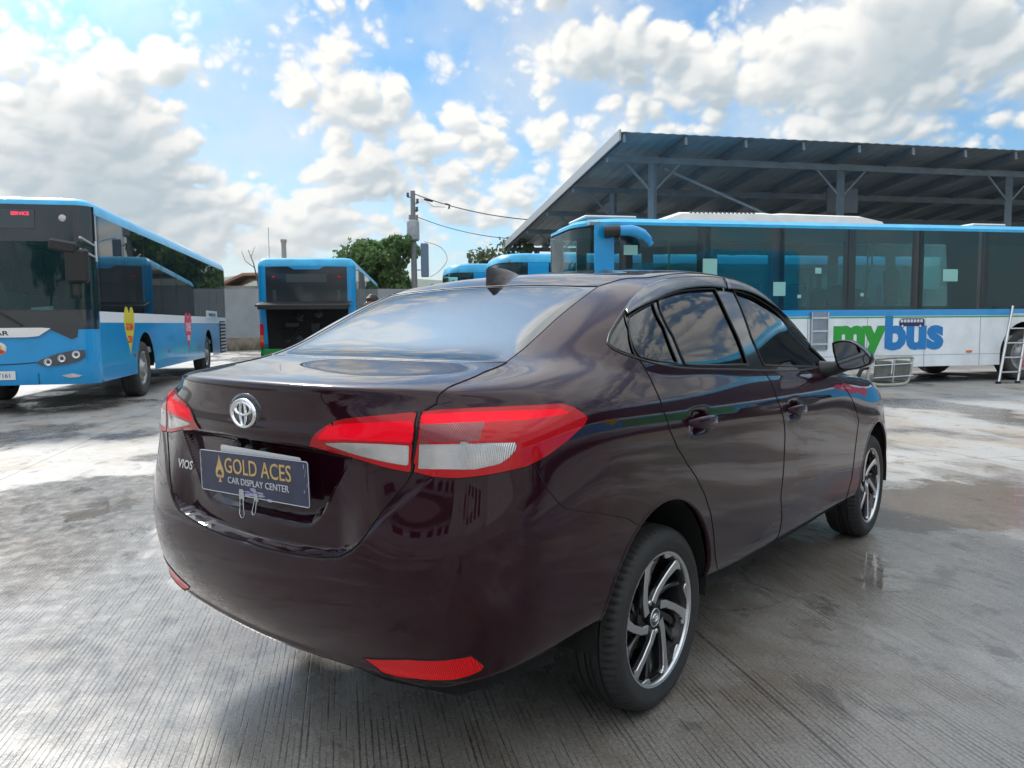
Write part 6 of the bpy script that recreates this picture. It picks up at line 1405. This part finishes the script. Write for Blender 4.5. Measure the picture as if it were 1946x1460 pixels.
# ---------------------------------------------------------------- person beyond the car (only the head clears the roof line)
def person(p, rz, label):
    root = empty('person', p, rz, label, 'person'); J = dict(pel=(0, 0, .95), bel=(0, 0, 1.12), che=(0, 0, 1.32), nek=(.0, 0, 1.47), hed=(.01, 0, 1.56), top=(.02, 0, 1.66), hl=(0, .10, .90), kl=(.02, .11, .50), al=(0, .11, .09), tl=(.14, .12, .04), hr=(0, -.10, .90), kr=(.03, -.11, .50), ar=(-.02, -.11, .09), tr=(.12, -.12, .04),
        sl=(0, .18, 1.41), el=(-.02, .23, 1.14), wl=(.10, .22, .92), sr=(0, -.18, 1.41), er=(-.02, -.23, 1.14), wr=(.12, -.20, .94))
    Ed = [('pel', 'bel'), ('bel', 'che'), ('che', 'nek'), ('nek', 'hed'), ('hed', 'top'), ('pel', 'hl'), ('hl', 'kl'), ('kl', 'al'), ('al', 'tl'), ('pel', 'hr'), ('hr', 'kr'), ('kr', 'ar'), ('ar', 'tr'), ('che', 'sl'), ('sl', 'el'), ('el', 'wl'), ('che', 'sr'), ('sr', 'er'), ('er', 'wr')]
    rad = dict(pel=.135, bel=.125, che=.15, nek=.055, hed=.088, top=.075, hl=.085, kl=.058, al=.042, tl=.035, hr=.085, kr=.058, ar=.042, tr=.035, sl=.058, el=.043, wl=.030, sr=.058, er=.043, wr=.030)
    for s_, sg in (('l', 1), ('r', -1)):
        w_ = Vector(J['w'+s_]); J['p'+s_] = tuple(w_+Vector((.03, 0, -.06))); Ed.append(('w'+s_, 'p'+s_)); rad['p'+s_] = .024
        for k in range(5):
            n1, n2 = 'f%d%s' % (k, s_), 'g%d%s' % (k, s_); off = Vector(((k-1.5)*.017, 0, 0)) if k < 4 else Vector((.04, -.01*sg, .03)); J[n1] = tuple(w_+Vector((.035, 0, -.10))+off); J[n2] = tuple(w_+Vector((.045, -.012*sg, -.145+.006*abs(k-1.5)))+off*1.05)
            Ed += [('p'+s_, n1), (n1, n2)]; rad[n1] = .0095; rad[n2] = .008
    names = list(J); me = bpy.data.meshes.new('body'); me.from_pydata([J[k] for k in names], [(names.index(a), names.index(b_)) for a, b_ in Ed], []); o = bpy.data.objects.new('body', me); link(o, root)
    sk = o.modifiers.new('s', 'SKIN'); o.modifiers.new('d', 'SUBSURF').levels = 2; o.modifiers['d'].render_levels = 2
    for i, k in enumerate(names): me.skin_vertices[0].data[i].radius = (rad[k], rad[k]); me.skin_vertices[0].data[i].use_root = (k == 'pel')
    me.materials.append(pmat('skin', (.32, .17, .11), .55)); 
    q = MB(); vs = []; n = 20
    for i in range(8):
        ph = R(8+i*13); 
        for j in range(n): a = 2*math.pi*j/n; vs.append((.0+.104*math.sin(ph)*math.cos(a)-.008, .092*math.sin(ph)*math.sin(a), 1.615+.125*math.cos(ph)-(.02 if math.cos(a) < 0 else -.03)*(i > 4)))
    q.add(vs, [(i*n+j, i*n+(j+1) % n, (i+1)*n+(j+1) % n, (i+1)*n+j) for i in range(7) for j in range(n)], 0, True); q.add(vs[:n], [list(range(n))]); q.build('hair', pmat('black_hair', (.012, .010, .009), .6), root)
    q = MB(); rings = [(1.47, .075, .07), (1.43, .13, .20), (1.36, .14, .225), (1.2, .145, .185), (1.0, .15, .18), (.88, .155, .185)]; vs = [(rx*math.cos(2*math.pi*j/n), ry*math.sin(2*math.pi*j/n), z) for z, rx, ry in rings for j in range(n)]
    q.add(vs, [(i*n+j, i*n+(j+1) % n, (i+1)*n+(j+1) % n, (i+1)*n+j) for i in range(len(rings)-1) for j in range(n)], 0, True); q.build('shirt', pmat('dark_shirt', (.03, .035, .05), .85), root)
    q = MB()
    for sg in (-1, 1): q.tube([(0, sg*.095, .93), (.02, sg*.11, .5), (0, sg*.11, .08)], [.105, .085, .07], 14)
    q.build('trousers', pmat('dark_trousers', (.02, .022, .03), .85), root)
    q = MB()
    q.lathe([(.0, .0), (.012, .004), (.016, .02), (.0, .03)], 10, axis='X', c=(.10, 0, 1.57)); 
    q.build('nose', pmat('skin_nose', (.32, .17, .11), .55), root)
    q = MB()
    for sg in (-1, 1): q.lathe([(.0, .0), (.010, -.004), (.012, -.010)], 10, axis='X', c=(.098, sg*.032, 1.60))
    q.build('eyes', MT['gloss'], root); q = MB(); q.box((.092, 0, 1.525), (.01, .045, .008), bev=.003); q.build('mouth', pmat('lips', (.28, .09, .07), .5), root)
    for sg in (-1, 1): q = MB(); q.lathe([(.0, .0), (.022, .0), (.026, .012), (.0, .015)], 12, axis='Y', c=(-.005, sg*.088-.006, 1.575)); q.build('ear', pmat('skin_ear', (.32, .17, .11), .55), root)
    return root
pr_ = depth_pt(708, 613, 12.2); person((pr_.x, pr_.y, 0), R(150), 'dark haired person beyond the maroon sedan, only the head showing over its rear pillar')
# ---------------------------------------------------------------- behind the camera: what the glossy paint mirrors
def building(p, rz, Lb, D, H_, label, wallc, trim, gable=1.6):
    root = empty('building', p, rz, label, 'building', 'buildings behind the photographer'); q = MB(); q.prism([(0, 0), (Lb, 0), (Lb, H_), (0, H_)], (0, 0, 0), (1, 0, 0), (0, 0, 1), (0, 1, 0), D); q.build('walls', pmat('painted_wall', wallc, .8, noise=.1), root)
    q = MB(); q.prism([(-.5, H_), (D/2, H_+gable), (D+.5, H_), (D+.5, H_+.18), (D/2, H_+gable+.2), (-.5, H_+.18)], (-.4, 0, 0), (0, 1, 0), (0, 0, 1), (1, 0, 0), Lb+.8); q.build('roof', pmat('sheet_roof', (.16, .12, .11), .6), root)
    for i in range(int(Lb/4)):
        q = MB(); q.box((2+i*4, -.02, H_*.58), (2.2, .08, 1.2)); q.build('window', MT['band'], root)
    q = MB(); q.box((Lb/2, -.03, H_-.35), (Lb, .06, .5)); q.build('trim_band', pmat('trim_paint', trim, .5), root); return root
building((-34, -6, 0), R(95), 22, 12, 4.4, 'long white building with a gabled roof, behind the photographer', (.62, .62, .60), (.05, .25, .10))
building((-26, -34, 0), R(140), 16, 10, 5.2, 'pale building with a green band, behind and right of the photographer', (.50, .52, .48), (.04, .30, .08))
building((2, -30, 0), R(178), 18, 9, 4.6, 'white and green building across the yard on the car side', (.58, .60, .58), (.02, .26, .07))
tree((-24, 14, 0), 8, 3.6, 'broad tree behind the photographer on the left', 3500, .3, (.04, .08, .025), 41, group='trees behind the photographer')
tree((-40, -22, 0), 9, 4, 'tall tree between the two buildings behind the photographer', 3500, .3, (.04, .075, .025), 42, group='trees behind the photographer')
tree((-10, -36, 0), 7, 3.2, 'rounded tree across the yard behind the photographer', 3500, .3, (.045, .08, .025), 43, group='trees behind the photographer')
# haze
if HAZE:
    hz = MB(); hz.box((0, 0, 170-1.), (6300, 6300, 340)); hm = bpy.data.materials.new('haze_air'); hm.use_nodes = True; nt = hm.node_tree; nt.nodes.clear(); o = nt.nodes.new('ShaderNodeOutputMaterial'); v = nt.nodes.new('ShaderNodeVolumePrincipled')
    v.inputs['Color'].default_value = (.86, .90, .93, 1); v.inputs['Density'].default_value = HAZE; nt.links.new(v.outputs[0], o.inputs['Volume']); tag(hz.build('haze', hm), kind='stuff')
